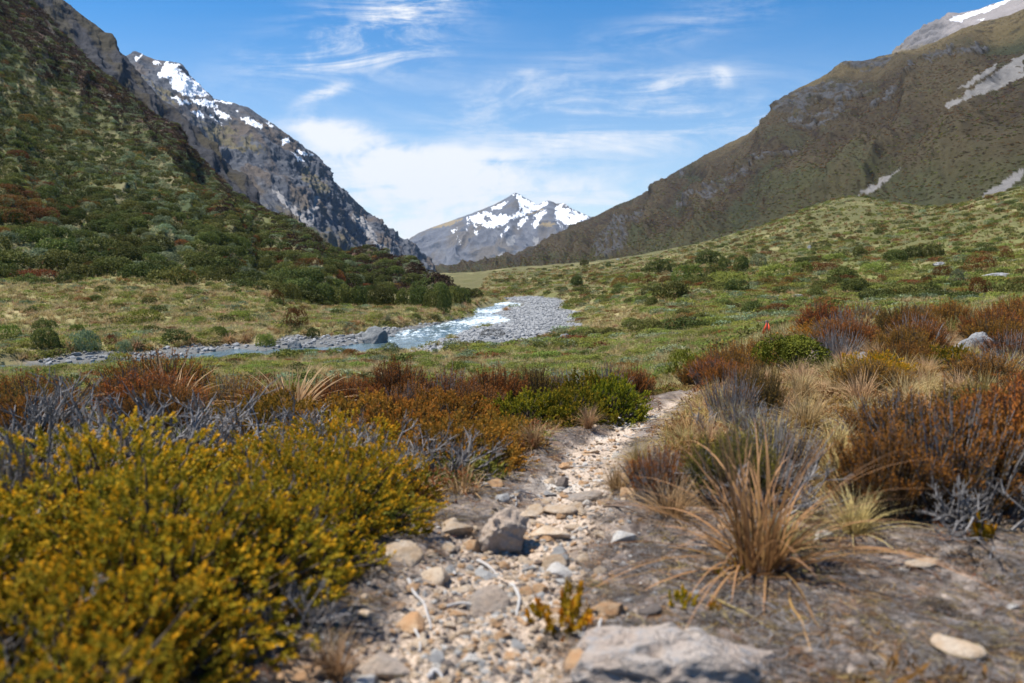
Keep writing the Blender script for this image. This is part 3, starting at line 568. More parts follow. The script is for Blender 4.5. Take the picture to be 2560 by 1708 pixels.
def plant_mat(name, base, light, tipc=None, transl=.25, rough=.7, vary=.35, spec=.10, hue=.03):
    m = bpy.data.materials.new(name); m.use_nodes = True; t = NT(m.node_tree); m.node_tree.nodes.clear()
    ti = t.attr('tint').outputs['Fac']; tp = t.attr('tip').outputs['Fac']; oi = t.new('ShaderNodeObjectInfo').outputs['Random']
    c = t.mix(ti, base, light)
    if tipc: c = t.mix(t.ramp(tp, .35, .95), c, tipc)
    hs = t.new('ShaderNodeHueSaturation'); t.put(hs.inputs['Color'], c)
    t.put(hs.inputs['Value'], t.math('ADD', 1.0, t.math('MULTIPLY', t.math('SUBTRACT', oi, .5), 2 * vary)))
    r2 = t.math('FRACT', t.math('MULTIPLY', oi, 17.31)); t.put(hs.inputs['Hue'], t.math('ADD', .5, t.math('MULTIPLY', t.math('SUBTRACT', r2, .5), 2 * hue)))
    bs = t.new('ShaderNodeBsdfPrincipled'); t.put(bs.inputs['Base Color'], hs.outputs[0]); bs.inputs['Roughness'].default_value = rough; bs.inputs['Specular IOR Level'].default_value = spec
    o = t.new('ShaderNodeOutputMaterial')
    if transl:
        tr = t.new('ShaderNodeBsdfTranslucent'); t.put(tr.inputs[0], hs.outputs[0]); mx = t.new('ShaderNodeMixShader'); mx.inputs[0].default_value = transl
        t.l.new(bs.outputs[0], mx.inputs[1]); t.l.new(tr.outputs[0], mx.inputs[2]); t.l.new(mx.outputs[0], o.inputs[0])
    else: t.l.new(bs.outputs[0], o.inputs[0])
    return m
M_DARK = plant_mat('dark green leaves', (.050, .060, .016), (.160, .172, .042), vary=.35)
M_GREEN = plant_mat('bright green leaves', (.115, .135, .026), (.290, .315, .068), transl=.4, vary=.30)
M_PALE = plant_mat('grey green leaves', (0.121, 0.149, 0.068), (0.270, 0.311, 0.176), vary=.3)
M_OLIVE = plant_mat('olive leaves', (0.081, 0.095, 0.016), (0.203, 0.196, 0.030), vary=.25)
M_RUST = plant_mat('rust brown leaves', (.09, .050, .018), (.235, .112, .028), vary=.35)
M_YEL = plant_mat('yellow green leaves', (.11, .12, .012), (.36, .24, .015), (.70, .345, .017), transl=.3, vary=.12, hue=.012)
M_ORG = plant_mat('orange brown leaves', (.12, .085, .018), (.32, .17, .028), (.48, .21, .028), transl=.3, vary=.15, hue=.012)
M_LIME = plant_mat('fresh green leaves', (.06, .075, .009), (.20, .185, .015), (.36, .26, .018), transl=.3, vary=.15)
M_HEATH = plant_mat('rust heath needles', (.07, .052, .018), (.18, .085, .020), (.34, .13, .022), transl=.22, vary=.22, hue=.02)
M_HEATHG = plant_mat('olive heath needles', (.07, .07, .022), (.15, .125, .028), (.24, .165, .03), transl=.22, vary=.22)
M_TWIG = plant_mat('grey bark', (.13, .12, .115), (.27, .255, .25), transl=0, vary=.2, hue=.01)
M_BARK = plant_mat('brown bark', (.06, .045, .035), (.12, .095, .075), transl=0, vary=.2, hue=.01)
M_DRY = plant_mat('dry grass blades', (.24, .155, .06), (.46, .315, .145), (.53, .385, .195), transl=.3, vary=.2)
M_TAN = plant_mat('straw grass blades', (.26, .21, .08), (.46, .38, .17), (.54, .45, .24), transl=.3, vary=.22)
M_GRN = plant_mat('green grass blades', (.12, .13, .035), (.25, .235, .065), (.36, .31, .11), transl=.3, vary=.2)
M_REDT = plant_mat('red tussock blades', (.21, .155, .045), (.42, .275, .09), (.56, .38, .16), transl=.3, vary=.15)
M_DEADW = plant_mat('bleached wood', (.27, .255, .24), (.44, .42, .40), transl=0, vary=.15, hue=.01)

# ---- plant shapes (unit radius)
def bush(seed, mat, nl=1500, leaf=.10, h=.85, lobes=16, lobe=(.34, .58), stems=6, flat=1.0, aspect=.6, name='foliage'):
    g = np.random.default_rng(seed); b = Buf(); th = g.uniform(0, 2 * np.pi, lobes); rr = np.sqrt(g.uniform(0, 1, lobes)) * .72
    lr = g.uniform(*lobe, lobes); C = np.stack([np.cos(th) * rr, np.sin(th) * rr, (h - lr * .75 * flat) * np.sqrt(np.maximum(1 - rr**2, .1)) * g.uniform(.65, 1.05, lobes)], 1)
    k = g.integers(0, lobes, nl * 2); d = dirs(g, nl * 2, .35); rad = lr[k] * g.uniform(.84, 1.04, nl * 2) ; S = np.array([1, 1, flat])
    P = C[k] + d * rad[:, None] * S
    dd = np.linalg.norm((P[:, None] - C[None]) / S, axis=2) / lr[None]; dd[np.arange(len(k)), k] = 9
    keep = (dd.min(1) > .72) & (P[:, 2] > .02); P, d, k = P[keep][:nl], d[keep][:nl], k[keep][:nl]
    lt = g.uniform(0, 1, lobes)[k] * .45 + g.uniform(0, .55, len(k))
    leaves(b, P, np.cross(d, unit(g.normal(size=P.shape))) + d * .45 + g.normal(size=P.shape) * .2 + np.array([0, 0, .25]), leaf * g.uniform(.7, 1.35, len(P)), leaf * aspect * g.uniform(.7, 1.3, len(P)), lt, g.uniform(0, 1, len(P)), g, out=d)
    if stems:
        e = C[g.choice(lobes, stems, replace=lobes < stems)] * .9; s0 = g.normal(size=(stems, 3)) * .06; s0[:, 2] = -.12
        t = np.linspace(0, 1, 4)[None, :, None]; pth = s0[:, None] * (1 - t) + e[:, None] * t + g.normal(size=(stems, 4, 3)) * .03 * t
        tubes(b, pth, np.array([.035, .028, .02, .01]), 4, .5, 1)
    return b.mesh(name, [mat, M_BARK])
def sprig_bush(seed, mat, sprigs=1500, h=.8, ll=.024, sl=.17, nleaf=22, lump=.16, upb=.55):
    """dense little-leaved shrub: a lumpy dome of leafy shoots, foliage only"""
    g = np.random.default_rng(seed); b = Buf(); d = dirs(g, sprigs, .9); d[:, 2] = np.abs(d[:, 2]); R0 = 1 + lump * 1.6 * fbm(d[:, 0] * 2.9 + seed, d[:, 1] * 2.9, d[:, 2] * 2.9, 3) + g.uniform(-.10, .05, sprigs)
    tipp = d * R0[:, None] * np.array([1, 1, h]); gd = unit(d + np.array([0, 0, upb]) + g.normal(size=d.shape) * .28); basep = tipp - gd * sl * g.uniform(.7, 1.3, sprigs)[:, None]
    st = g.uniform(0, 1, sprigs) * .5 + .25 + .5 * fbm(d[:, 0] * 3 + seed, d[:, 1] * 3, d[:, 2] * 3, 2)
    f = np.linspace(.12, 1.0, nleaf)[None, :] ; q = basep[:, None] + (tipp - basep)[:, None] * f[..., None]
    ax = unit(tipp - basep); a1 = unit(np.cross(ax, g.normal(size=ax.shape))); a2 = np.cross(ax, a1); ph = (np.arange(nleaf) * 2.4)[None] + g.uniform(0, 6, sprigs)[:, None]
    out = a1[:, None] * np.cos(ph)[..., None] + a2[:, None] * np.sin(ph)[..., None]
    D = out * (1.0 - .55 * f[..., None]) + ax[:, None] * (.45 + .6 * f[..., None]) + g.normal(size=q.shape) * .18
    n = sprigs * nleaf; tip = np.broadcast_to(f, (sprigs, nleaf)) * g.uniform(.45, 1.1, sprigs)[:, None]
    leaves(b, q.reshape(n, 3), D.reshape(n, 3), ll * g.uniform(.75, 1.25, n), ll * .78, np.clip(np.repeat(st, nleaf) + g.normal(size=n) * .12, 0, 1), np.clip(tip.ravel(), 0, 1), g)
    ns = min(260, sprigs); t = np.linspace(0, 1, 4)[None, :, None]; s0 = g.normal(size=(ns, 3)) * .18; s0[:, 2] = -.05
    pth = s0[:, None] * (1 - t) + basep[:ns, None] * t + np.array([0, 0, -.10]) * (t * (1 - t) * 2) + g.normal(size=(ns, 4, 3)) * .02
    w = Buf(); tubes(w, pth, np.array([.020, .014, .010, .006]), 4, g.uniform(0, 1, ns), 0)
    return b.mesh('foliage', [mat]), w.mesh('branches', [M_BARK])
def heath(seed, mat, twigs=330, h=1.0, spread=.75, need=54, nl=.042, bare=.07, wood=None):
    """erect heath: many upright twigs, grey and bare below, needled above"""
    g = np.random.default_rng(seed); a = g.uniform(0, 2 * np.pi, twigs); r = np.sqrt(g.uniform(0, 1, twigs)); r0 = np.stack([np.cos(a), np.sin(a), 0 * a], 1) * (r * .42)[:, None]
    top = np.stack([np.cos(a) * r * spread, np.sin(a) * r * spread, h * (1 - .38 * r**2) * g.uniform(.62, 1.08, twigs)], 1) + g.normal(size=(twigs, 3)) * .07
    t = np.linspace(0, 1, 5)[None, :, None]; pth = r0[:, None] * (1 - t) + top[:, None] * t + np.array([0, 0, .14]) * h * (t * (1 - t)) + g.normal(size=(twigs, 5, 3)) * .018 * t
    pth[:, 0, 2] = -.04; w = Buf(); tubes(w, pth, np.array([.012, .010, .008, .006, .003]), 3, g.uniform(0, 1, twigs), 0)
    b = Buf(); live = np.nonzero(g.uniform(size=twigs) > bare)[0]; lo = g.uniform(.30, .62, len(live))
    f = lo[:, None] + (1 - lo[:, None]) * np.linspace(0, 1, need)[None]; fi = f * 4; i = np.clip(fi.astype(int), 0, 3); fr = (fi - i)[..., None]
    pl = pth[live]; q = np.take_along_axis(pl, i[..., None], 1) * (1 - fr) + np.take_along_axis(pl, i[..., None] + 1, 1) * fr
    ax = unit(pl[:, -1] - pl[:, 1]); n = q.shape[0] * need
    D = (ax[:, None] * .9 + unit(g.normal(size=q.shape)) * .75).reshape(n, 3); q = q + g.normal(size=q.shape) * .012
    leaves(b, q.reshape(n, 3), D, nl * g.uniform(.7, 1.3, n), nl * .24, np.clip(np.repeat(g.uniform(0, 1, len(live)), need) + g.normal(size=n) * .15, 0, 1), np.clip(((f - lo[:, None]) / (1 - lo[:, None]) * .75 + .25 * g.uniform(0, 1, (len(live), 1))).ravel(), 0, 1), g)
    return b.mesh('foliage', [mat]), w.mesh('branches', [wood or M_BARK])
def dead_bush(seed, stems=16, h=1.0, levels=3):
    g = np.random.default_rng(seed); b = Buf(); a = g.uniform(0, 2 * np.pi, stems); P = np.stack([np.cos(a), np.sin(a), -.1 + 0 * a], 1) * np.array([.15, .15, 1]); D = unit(np.stack([np.cos(a) * .8, np.sin(a) * .8, g.uniform(.5, 1.4, stems)], 1)); L = g.uniform(.4, .6, stems) * h; r = np.full(stems, .020)
    for lv in range(levels + 1):
        n = len(P); t = np.linspace(0, 1, 5)[None, :, None]; side = g.normal(size=(n, 1, 3)) * .14 * L[:, None, None]
        E = P[:, None] + D[:, None] * L[:, None, None] * t + side * t * t + np.array([0, 0, .12]) * L[:, None, None] * t * t
        tubes(b, E, r[:, None] * np.linspace(1, .62, 5)[None], 4 if lv < 2 else 3, g.uniform(0, 1, n), 0)
        if lv == levels: break
        k = [3, 3, 4][min(lv, 2)]; idx = np.repeat(np.arange(n), k); pos = g.uniform(.35, 1, n * k); pi = np.clip((pos * 4).astype(int), 0, 3); fr = (pos * 4 - pi)[:, None]
        P = E[idx, pi] * (1 - fr) + E[idx, pi + 1] * fr; D = unit(unit(E[idx, -1] - E[idx, 2]) + g.normal(size=(n * k, 3)) * .48 + np.array([0, 0, .2])); L = L[idx] * g.uniform(.42, .72, n * k); r = r[idx] * .62
    return b.mesh('twigs', [M_TWIG])
def tussock(seed, mat, blades=170, seg=6, lean=.55, width=.020, hgt=(.6, 1.15), droop=.75, spread=.09, name='blades'):
    """blades rise from one foot, arch over and droop"""
    g = np.random.default_rng(seed); b = Buf(); n = blades; a = g.uniform(0, 2 * np.pi, n); o = np.stack([np.cos(a), np.sin(a)], 1); ln = np.abs(g.normal(size=n)) * lean * .7 + .08; L = g.uniform(*hgt, n)
    t = np.linspace(0, 1, seg + 1)[None]; out = L[:, None] * (np.sin(np.minimum(ln, 1.3))[:, None] * t + droop * .55 * ln[:, None] * t**2.2); up = L[:, None] * (np.cos(np.minimum(ln, 1.3))[:, None] * t - droop * ln[:, None] * .75 * t**2.6)
    c = np.stack([o[:, :1] * out, o[:, 1:] * out, up], -1); r0 = np.sqrt(g.uniform(0, 1, n)) * spread; a0 = a + g.normal(size=n) * .8; c[..., 0] += (np.cos(a0) * r0)[:, None]; c[..., 1] += (np.sin(a0) * r0)[:, None]
    sw = g.normal(size=(n, 1)) * .12; c[..., 0] += -o[:, 1:] * sw * t**2; c[..., 1] += o[:, :1] * sw * t**2; c[:, 0, 2] = -.03
    s = np.stack([-o[:, 1], o[:, 0], 0 * a], 1) + g.normal(size=(n, 3)) * .35; s = unit(s)[:, None]; wd = width * g.uniform(.6, 1.2, (n, 1, 1)) * (1.02 - t**1.6)[..., None] * .5
    V = np.stack([c - s * wd, c + s * wd], 2).reshape(-1, 3); base = (np.arange(n) * (seg + 1) * 2)[:, None]; i = np.arange(seg)[None] * 2
    F = np.stack([base + i, base + i + 1, base + i + 3, base + i + 2], -1).reshape(-1, 4)
    b.add(V, F, np.repeat(g.uniform(0, 1, n), (seg + 1) * 2), np.repeat(np.broadcast_to(t, (n, seg + 1)).ravel(), 2), 0)
    return b.mesh(name, [mat])

# ---- stones
def stone_mat(name, cols, scale, lich=.0, crack=.0):
    m = bpy.data.materials.new(name); m.use_nodes = True; t = NT(m.node_tree); m.node_tree.nodes.clear()
    p = t.new('ShaderNodeTexCoord').outputs['Object']; oi = t.new('ShaderNodeObjectInfo'); off = t.new('ShaderNodeVectorMath', operation='ADD'); t.put(off.inputs[0], p)
    cb = t.new('ShaderNodeCombineXYZ'); [t.put(cb.inputs[i], t.math('MULTIPLY', oi.outputs['Random'], 37.0 + 11 * i)) for i in range(3)]; t.l.new(cb.outputs[0], off.inputs[1]); p = off.outputs[0]
    n1 = t.noise(p, scale, 6, .65); n2 = t.noise(p, scale * 4, 6, .7); n3 = t.noise(p, scale * 14, 4, .7)
    c = t.mix(t.ramp(n1, .38, .62), cols[0], cols[1]); c = t.mix(t.math('MULTIPLY', t.ramp(n2, .48, .68), .7), c, cols[2])
    k = t.math('ADD', .62, t.math('MULTIPLY', n3, .76)); cc = t.new('ShaderNodeCombineXYZ'); [t.put(cc.inputs[i], k) for i in range(3)]; c = t.mix(1.0, c, cc.outputs[0], 'MULTIPLY')
    if crack: c = t.mix(t.math('MULTIPLY', t.ramp(t.math('ABSOLUTE', t.math('SUBTRACT', t.noise(p, scale * 1.3, 3, .5, 1.2), .5)), .03, .0), crack), c, (.03, .03, .03))
    hs = t.new('ShaderNodeHueSaturation'); t.put(hs.inputs['Color'], c); t.put(hs.inputs['Value'], t.math('ADD', .8, t.math('MULTIPLY', t.math('FRACT', t.math('MULTIPLY', oi.outputs['Random'], 7.7)), .4)))
    bs = t.new('ShaderNodeBsdfPrincipled'); t.put(bs.inputs['Base Color'], hs.outputs[0]); bs.inputs['Roughness'].default_value = .85; bs.inputs['Specular IOR Level'].default_value = .2
    bp = t.new('ShaderNodeBump'); bp.inputs['Strength'].default_value = .7; bp.inputs['Distance'].default_value = .05 / scale * 2; t.put(bp.inputs['Height'], t.math('ADD', n2, t.math('MULTIPLY', n3, .5))); t.l.new(bp.outputs[0], bs.inputs['Normal'])
    o = t.new('ShaderNodeOutputMaterial'); t.l.new(bs.outputs[0], o.inputs[0]); return m
S_TAN = stone_mat('tan stone', ((.56, .41, .27), (.64, .53, .41), (.52, .33, .18)), 1.6)
S_ORG = stone_mat('orange stone', ((.56, .32, .16), (.60, .42, .26), (.46, .24, .11)), 1.6)
S_GRY = stone_mat('grey stone', ((.34, .33, .32), (.44, .43, .41), (.27, .26, .25)), 1.6)
S_WHT = stone_mat('pale stone', ((.62, .58, .52), (.68, .65, .61), (.54, .47, .39)), 1.6)
S_BRN = stone_mat('brown stone', ((.20, .165, .14), (.27, .225, .195), (.14, .11, .095)), 1.6)
S_MOT = stone_mat('mottled grey tan stone', ((.47, .37, .29), (.38, .33, .285), (.54, .41, .30)), 1.3, crack=.2)
S_BIG = stone_mat('pinkish and blue grey rock', ((.45, .36, .295), (.50, .425, .365), (.29, .31, .335)), 1.6, crack=.6)
S_RIV = stone_mat('river boulder', ((.15, .155, .155), (.23, .235, .23), (.11, .11, .11)), 1.2, crack=.5)
S_LICH = stone_mat('lichen grey rock', ((.21, .21, .215), (.30, .30, .30), (.14, .135, .13)), 1.4, crack=.6)
S_COB = stone_mat('river cobble', ((.23, .235, .24), (.35, .35, .345), (.17, .17, .175)), 1.2)
_ico = {}
def ico(sub):
    if sub not in _ico:
        import bmesh
        bm = bmesh.new(); bmesh.ops.create_icosphere(bm, subdivisions=sub, radius=1.0); bm.verts.ensure_lookup_table()
        _ico[sub] = (np.array([v.co[:] for v in bm.verts]), np.array([[v.index for v in f.verts] for f in bm.faces])); bm.free()
    return _ico[sub]
def rock_mesh(seed, sub=4, cuts=9, rough=.12, ax=(1, .75, .5), mat=None, name='stone', jag=0.0, cut=(.45, .85)):
    g = np.random.default_rng(seed); V, F = ico(sub); V = V.copy()
    for _ in range(cuts):
        n = unit(g.normal(size=3)); d = g.uniform(*cut); s = V @ n - d; V -= np.where(s > 0, s, 0)[:, None] * n * .93
    V = V * (1 + rough * fbm(V[:, 0] * 1.6 + seed, V[:, 1] * 1.6, V[:, 2] * 1.6, 5))[:, None]
    if jag: V = V * (1 + jag * (ridged(V[:, 0] * 1.3 + seed, V[:, 1] * 1.3, V[:, 2] * 3.2, 4) - .9))[:, None]
    V *= np.array(ax)
    V /= np.abs(V[:, 0]).max()
    V[:, 2] -= V[:, 2].min() * .30
    me = mesh_np(name, V, F, mat, smooth=True); return me

# ---- scattered cover that nobody could count (geometry nodes on one object each)
_protoc = {}
def scatter(name, meshes, P, rot, scl, pid, normal=None, label=None, category=None, tilt=None):
    c = bpy.data.collections.new(name + '_pieces')
    for i, me in enumerate(meshes):
        o = bpy.data.objects.new(f'piece_{i:02d}', me); c.objects.link(o)
    n = len(P); me = bpy.data.meshes.new(name); me.vertices.add(n); me.vertices.foreach_set('co', np.asarray(P, np.float32).ravel())
    tl = tilt if tilt is not None else np.zeros((n, 2))
    for an, ar in (('rot', np.concatenate([tl, np.asarray(rot)[:, None]], 1)), ('scl', np.asarray(scl) if np.ndim(scl) == 2 else np.repeat(np.asarray(scl)[:, None], 3, 1))):
        a = me.attributes.new(an, 'FLOAT_VECTOR', 'POINT'); a.data.foreach_set('vector', np.asarray(ar, np.float32).ravel())
    a = me.attributes.new('pid', 'INT', 'POINT'); a.data.foreach_set('value', np.asarray(pid, np.int32))
    o = link(name, me, kind='stuff')
    ng = bpy.data.node_groups.new(name, 'GeometryNodeTree'); ng.interface.new_socket('Geometry', in_out='INPUT', socket_type='NodeSocketGeometry'); ng.interface.new_socket('Geometry', in_out='OUTPUT', socket_type='NodeSocketGeometry')
    N = ng.nodes; Lk = ng.links; gi = N.new('NodeGroupInput'); go = N.new('NodeGroupOutput'); iop = N.new('GeometryNodeInstanceOnPoints'); ci = N.new('GeometryNodeCollectionInfo')
    ci.inputs['Collection'].default_value = c; ci.inputs['Separate Children'].default_value = True; ci.inputs['Reset Children'].default_value = True
    def na(nm, ty): q = N.new('GeometryNodeInputNamedAttribute'); q.data_type = ty; q.inputs['Name'].default_value = nm; return q.outputs['Attribute']
    Lk.new(gi.outputs[0], iop.inputs['Points']); Lk.new(ci.outputs[0], iop.inputs['Instance']); iop.inputs['Pick Instance'].default_value = True
    Lk.new(na('pid', 'INT'), iop.inputs['Instance Index']); e = N.new('FunctionNodeEulerToRotation'); Lk.new(na('rot', 'FLOAT_VECTOR'), e.inputs[0]); Lk.new(e.outputs[0], iop.inputs['Rotation']); Lk.new(na('scl', 'FLOAT_VECTOR'), iop.inputs['Scale'])
    Lk.new(iop.outputs[0], go.inputs[0]); md = o.modifiers.new('scatter', 'NODES'); md.node_group = ng
    if label: o['label'] = label
    if category: o['category'] = category
    return o

# ---- things
def thing(name, label, cat, loc, rz=0.0, scale=1.0, group=None, parts=(), mesh=None, tilt=(0, 0)):
    o = bpy.data.objects.new(name, mesh); COL.objects.link(o); o.location = loc; o.rotation_euler = (tilt[0], tilt[1], rz)
    o.scale = scale if np.ndim(scale) else (scale,) * 3
    o['label'] = label; o['category'] = cat
    if group: o['group'] = group
    for pn, me in parts:
        c = bpy.data.objects.new(pn, me); COL.objects.link(c); c.parent = o
    return o
rz = lambda: float(rng.uniform(0, 6.283))
pick = lambda L: L[int(rng.integers(len(L)))]

P_DARK = [bush(100 + i, M_DARK, 2300, .105, .95, 10 + i) for i in range(5)]
P_DARKL = [bush(120 + i, M_DARK, 600, .17, .9, 9, stems=0) for i in range(4)]
P_GREENB = [bush(140 + i, M_GREEN, 1700, .11, .62, 13, stems=4) for i in range(4)]
P_GREENL = [bush(150 + i, M_GREEN, 260, .19, .55, 11, stems=0) for i in range(4)]
P_OLIVL = [bush(155 + i, plant_mat(f'olive hillside leaves {i}', (.05, .058, .016), (.125, .13, .04), vary=.35), 340, .18, .62, 10, stems=0) for i in range(2)]
P_PALE = [bush(160 + i, M_PALE, 1500, .11, .75, 13) for i in range(3)]
P_PALEL = [bush(165 + i, M_PALE, 300, .18, .7, 11, stems=0) for i in range(3)]
P_RUSTB = [bush(170 + i, M_RUST, 2000, .10, .78, 12, aspect=.4) for i in range(4)]
P_RUSTL = [bush(175 + i, M_RUST, 300, .18, .65, 11, stems=0, aspect=.45) for i in range(3)]
P_OLIVE = [bush(180 + i, M_OLIVE, 1800, .085, .7, 16, stems=5) for i in range(3)]
P_TUSSM = [tussock(200 + i, m, 90, 3, .6, .045, (.6, 1.1), .8, .16) for i, m in enumerate((M_TAN, M_TAN, M_DRY, M_GRN))]
P_TUSSF = [tussock(210 + i, m, 34, 2, .6, .09, (.6, 1.1), .8, .25) for i, m in enumerate((M_TAN, M_DRY, M_TAN, M_GRN))]

# ------------------------------------------------------------------ left hillside: bushes
occupied = []
def free(x, y, r):
    return all((x - a)**2 + (y - b)**2 > (r + c)**2 * .55 for a, b, c in occupied)
def hill_samples(H, n, wfun, seed):
    g = np.random.default_rng(seed); P, v, X, Y = H['P'], H['v'], H['X'], H['Y']
    du = np.gradient(P, axis=0); dv = np.gradient(P, axis=1); area = np.linalg.norm(np.cross(du, dv), axis=-1)
    w = (area * wfun(P, v, X, Y)).ravel(); i = g.choice(len(w), n, p=w / w.sum()); nu, nv = v.shape; a, b = i // nv, i % nv
    fa, fb = g.uniform(0, 1, n), g.uniform(0, 1, n); a2, b2 = np.minimum(a + 1, nu - 1), np.minimum(b + 1, nv - 1)
    Q = P[a, b] * ((1 - fa) * (1 - fb))[:, None] + P[a2, b] * (fa * (1 - fb))[:, None] + P[a, b2] * ((1 - fa) * fb)[:, None] + P[a2, b2] * (fa * fb)[:, None]
    return Q, H['N'][a, b], v[a, b], X[a, b], Y[a, b], g
def thin(P, rad):
    """drop points closer than their radii to one already kept"""
    cell = {}; keep = []
    for i in range(len(P)):
        x, y = P[i, 0], P[i, 1]; r = rad[i]; cx, cy = int(x // 5), int(y // 5); ok = True
        for ax in (-1, 0, 1):
            for ay in (-1, 0, 1):
                for j in cell.get((cx + ax, cy + ay), ()):
                    if (P[j, 0] - x)**2 + (P[j, 1] - y)**2 < (.70 * (r + rad[j]))**2: ok = False; break
                if not ok: break
            if not ok: break
        if ok: cell.setdefault((cx, cy), []).append(i); keep.append(i)
    return np.array(keep, int)

H = HILLS['hillside']
def brownline(X, Y): return (.66 * X + 95) - Y        # > 0: above it, brown heath
def wA(P, v, X, Y):
    on = (v > -.02) & (v < 1.02) & (X > -260) & (X < 1120) & (Y > -60)
    gully = 1 - .93 * np.exp(-((X - (392 + .28 * (Y - 560))) / 30)**2) * (Y > 520)
    return on * (1 - .96 * ss(-60, 40, brownline(X, Y) + 60 * fbm(X / 60, Y / 60, 3, 3))) * gully * (.55 + .9 * ss(-.35, .25, fbm(X / 45, Y / 30, 8, 3)))
Q, N_, v_, X_, Y_, g = hill_samples(H, 15000, wA, 51)
low = ss(380, 640, Y_ - .12 * X_)
rad = g.uniform(.75, 1.35, len(Q)) * (1.0 + .95 * low); k = thin(Q, rad); Q, v_, X_, Y_, rad, N_ = Q[k], v_[k], X_[k], Y_[k], rad[k], N_[k]
size = rad / Q[:, 1]; order = np.argsort(-size)
kindr = g.uniform(size=len(Q)); rustp = .06 + .80 * np.exp(-((X_ - 60) / 95)**2 - ((Y_ - 470) / 50)**2) + .22 * np.exp(-(np.minimum(np.abs(brownline(X_, Y_) + 40), 99) / 26)**2) + .05 * (X_ > 500)
kinds = np.where(kindr < rustp, 'rust', np.where(kindr < rustp + .13 + .25 * np.exp(-((X_ - (392 + .28 * (Y_ - 560))) / 70)**2), 'pale', 'dark'))
vis = (X_ > -40) & (Y_ > -20) & (X_ < 1110) & (v_ > .02)
cnt = {'dark': 0, 'rust': 0, 'pale': 0}; LIM = {'dark': 225, 'rust': 70, 'pale': 80}; indiv = np.zeros(len(Q), bool)
for i in order:
    if vis[i] and cnt[kinds[i]] < LIM[kinds[i]]: indiv[i] = True; cnt[kinds[i]] += 1
def hillplace(X, Y):
    if X > 820: return 'on the hillside foot running out to the stream'
    if Y > 590: return 'at the left hillside foot above the tawny flat'
    if X < 170 and Y > 430: return 'low on the left hillside near rust bushes'
    if 330 < X < 470 and Y > 500: return 'beside the pale gully on the left hillside'
    if brownline(X, Y) > -90: return 'high on the left hillside under brown heath'
    return 'among dense bushes halfway up the left hillside'
for i in np.nonzero(indiv)[0]:
    sz = 'large' if rad[i] > 1.7 else ('middling' if rad[i] > 1.2 else 'small'); pl = hillplace(X_[i], Y_[i]); p = Q[i] - np.array([0, 0, .15 * rad[i]])
    ht = float(g.uniform(.95, 1.35)); s3 = (rad[i] * g.uniform(.95, 1.25), rad[i] * g.uniform(.95, 1.25), rad[i] * ht)
    if kinds[i] == 'dark': thing('dark_bush', f'{sz} dark green bush {pl}', 'bush', p, rz(), s3, 'dark green bushes on the left hillside', mesh=pick(P_DARK))
    elif kinds[i] == 'rust': thing('rust_bush', f'{sz} rust brown bush {pl}', 'bush', p, rz(), np.array(s3) * .8, 'rust brown bushes on the left hillside', mesh=pick(P_RUSTB))
    else: thing('pale_bush', f'{sz} grey green bush {pl}', 'bush', p, rz(), np.array(s3) * .8, 'grey green bushes on the left hillside', mesh=pick(P_PALE))
for i, (dx, dy, r_w) in enumerate([(25, 455, 60), (75, 470, 55), (30, 490, 75), (100, 485, 60), (60, 440, 45), (15, 430, 50), (130, 480, 40), (240, 495, 34), (580, 545, 38), (640, 590, 30), (705, 565, 26), (655, 612, 40), (470, 500, 26), (150, 350, 30), (190, 300, 30), (120, 290, 34), (60, 270, 40), (700, 640, 22), (250, 200, 26), (40, 350, 40)]):
    hx, hy = H['X'], H['Y']; m_ = np.where((H['v'] > .02) & (H['v'] < 1), (hx - dx)**2 + (hy - dy - r_w * .3)**2, 1e9); a_, b_ = np.unravel_index(np.argmin(m_), m_.shape); p = H['P'][a_, b_]; rd = px2m(r_w, p[1]) * .55
    thing('rust_bush', ('large rust orange bush in the rust cluster at the left edge of the hillside' if i < 7 else 'rust orange bush standing out among green bushes on the left hillside'), 'bush', p - np.array([0, 0, .1]), rz(), (rd, rd, rd * .95), 'rust orange bushes on the left hillside', mesh=pick(P_RUSTB))
r_ = ~indiv; ML = P_DARKL + P_RUSTL + P_PALEL + P_OLIVL; nr = int(r_.sum())
base = np.where(kinds[r_] == 'dark', 0, np.where(kinds[r_] == 'rust', 4, 7)); npid = np.where(kinds[r_] == 'dark', 4, 3); ol = (kinds[r_] == 'dark') & (g.uniform(size=nr) < .65 - .5 * low[k][r_]); base = np.where(ol, 10, base); npid = np.where(ol, 2, npid)
scatter('hillside_scrub', ML, Q[r_] - np.array([0, 0, .15]) * rad[r_][:, None], g.uniform(0, 6.28, nr), np.stack([rad[r_] * 1.15, rad[r_] * 1.15, rad[r_] * g.uniform(.85, 1.25, nr)], 1), base + g.integers(0, 99, nr) % npid,
        label='mass of dense green scrub clothing the left hillside', category='scrub')
# low undergrowth, and the brown heath of the upper slope
def wA2(P, v, X, Y): return (v > -.04) & (v < 1.05) & (X > -200) & (X < 1120) & (Y > -80)
Q, N_, v_, X_, Y_, g = hill_samples(H, 13000, wA2, 52); up = ss(-50, 50, brownline(X_, Y_) + 60 * fbm(X_ / 60, Y_ / 60, 3, 3)); n = len(Q); br = g.uniform(size=n) < up
MB_ = [bush(300, plant_mat('dark brown heath', (.032, .021, .013), (.074, .045, .025), vary=.4), 160, .24, .5, 9, stems=0), bush(301, M_RUST, 130, .24, .5, 9, stems=0)]
MU = MB_ + P_PALEL[:2] + P_GREENL[:2] + P_TUSSF[:2] + P_DARKL[:1]
u_ = g.uniform(size=n); pid = np.where(br, np.where(u_ < .83, 0, np.where(u_ < .87, 1, np.where(u_ < .95, 2, 8))), np.where(u_ < .22, 2, np.where(u_ < .5, 4, np.where(u_ < .72, 6, np.where(u_ < .8, 0, 8)))))
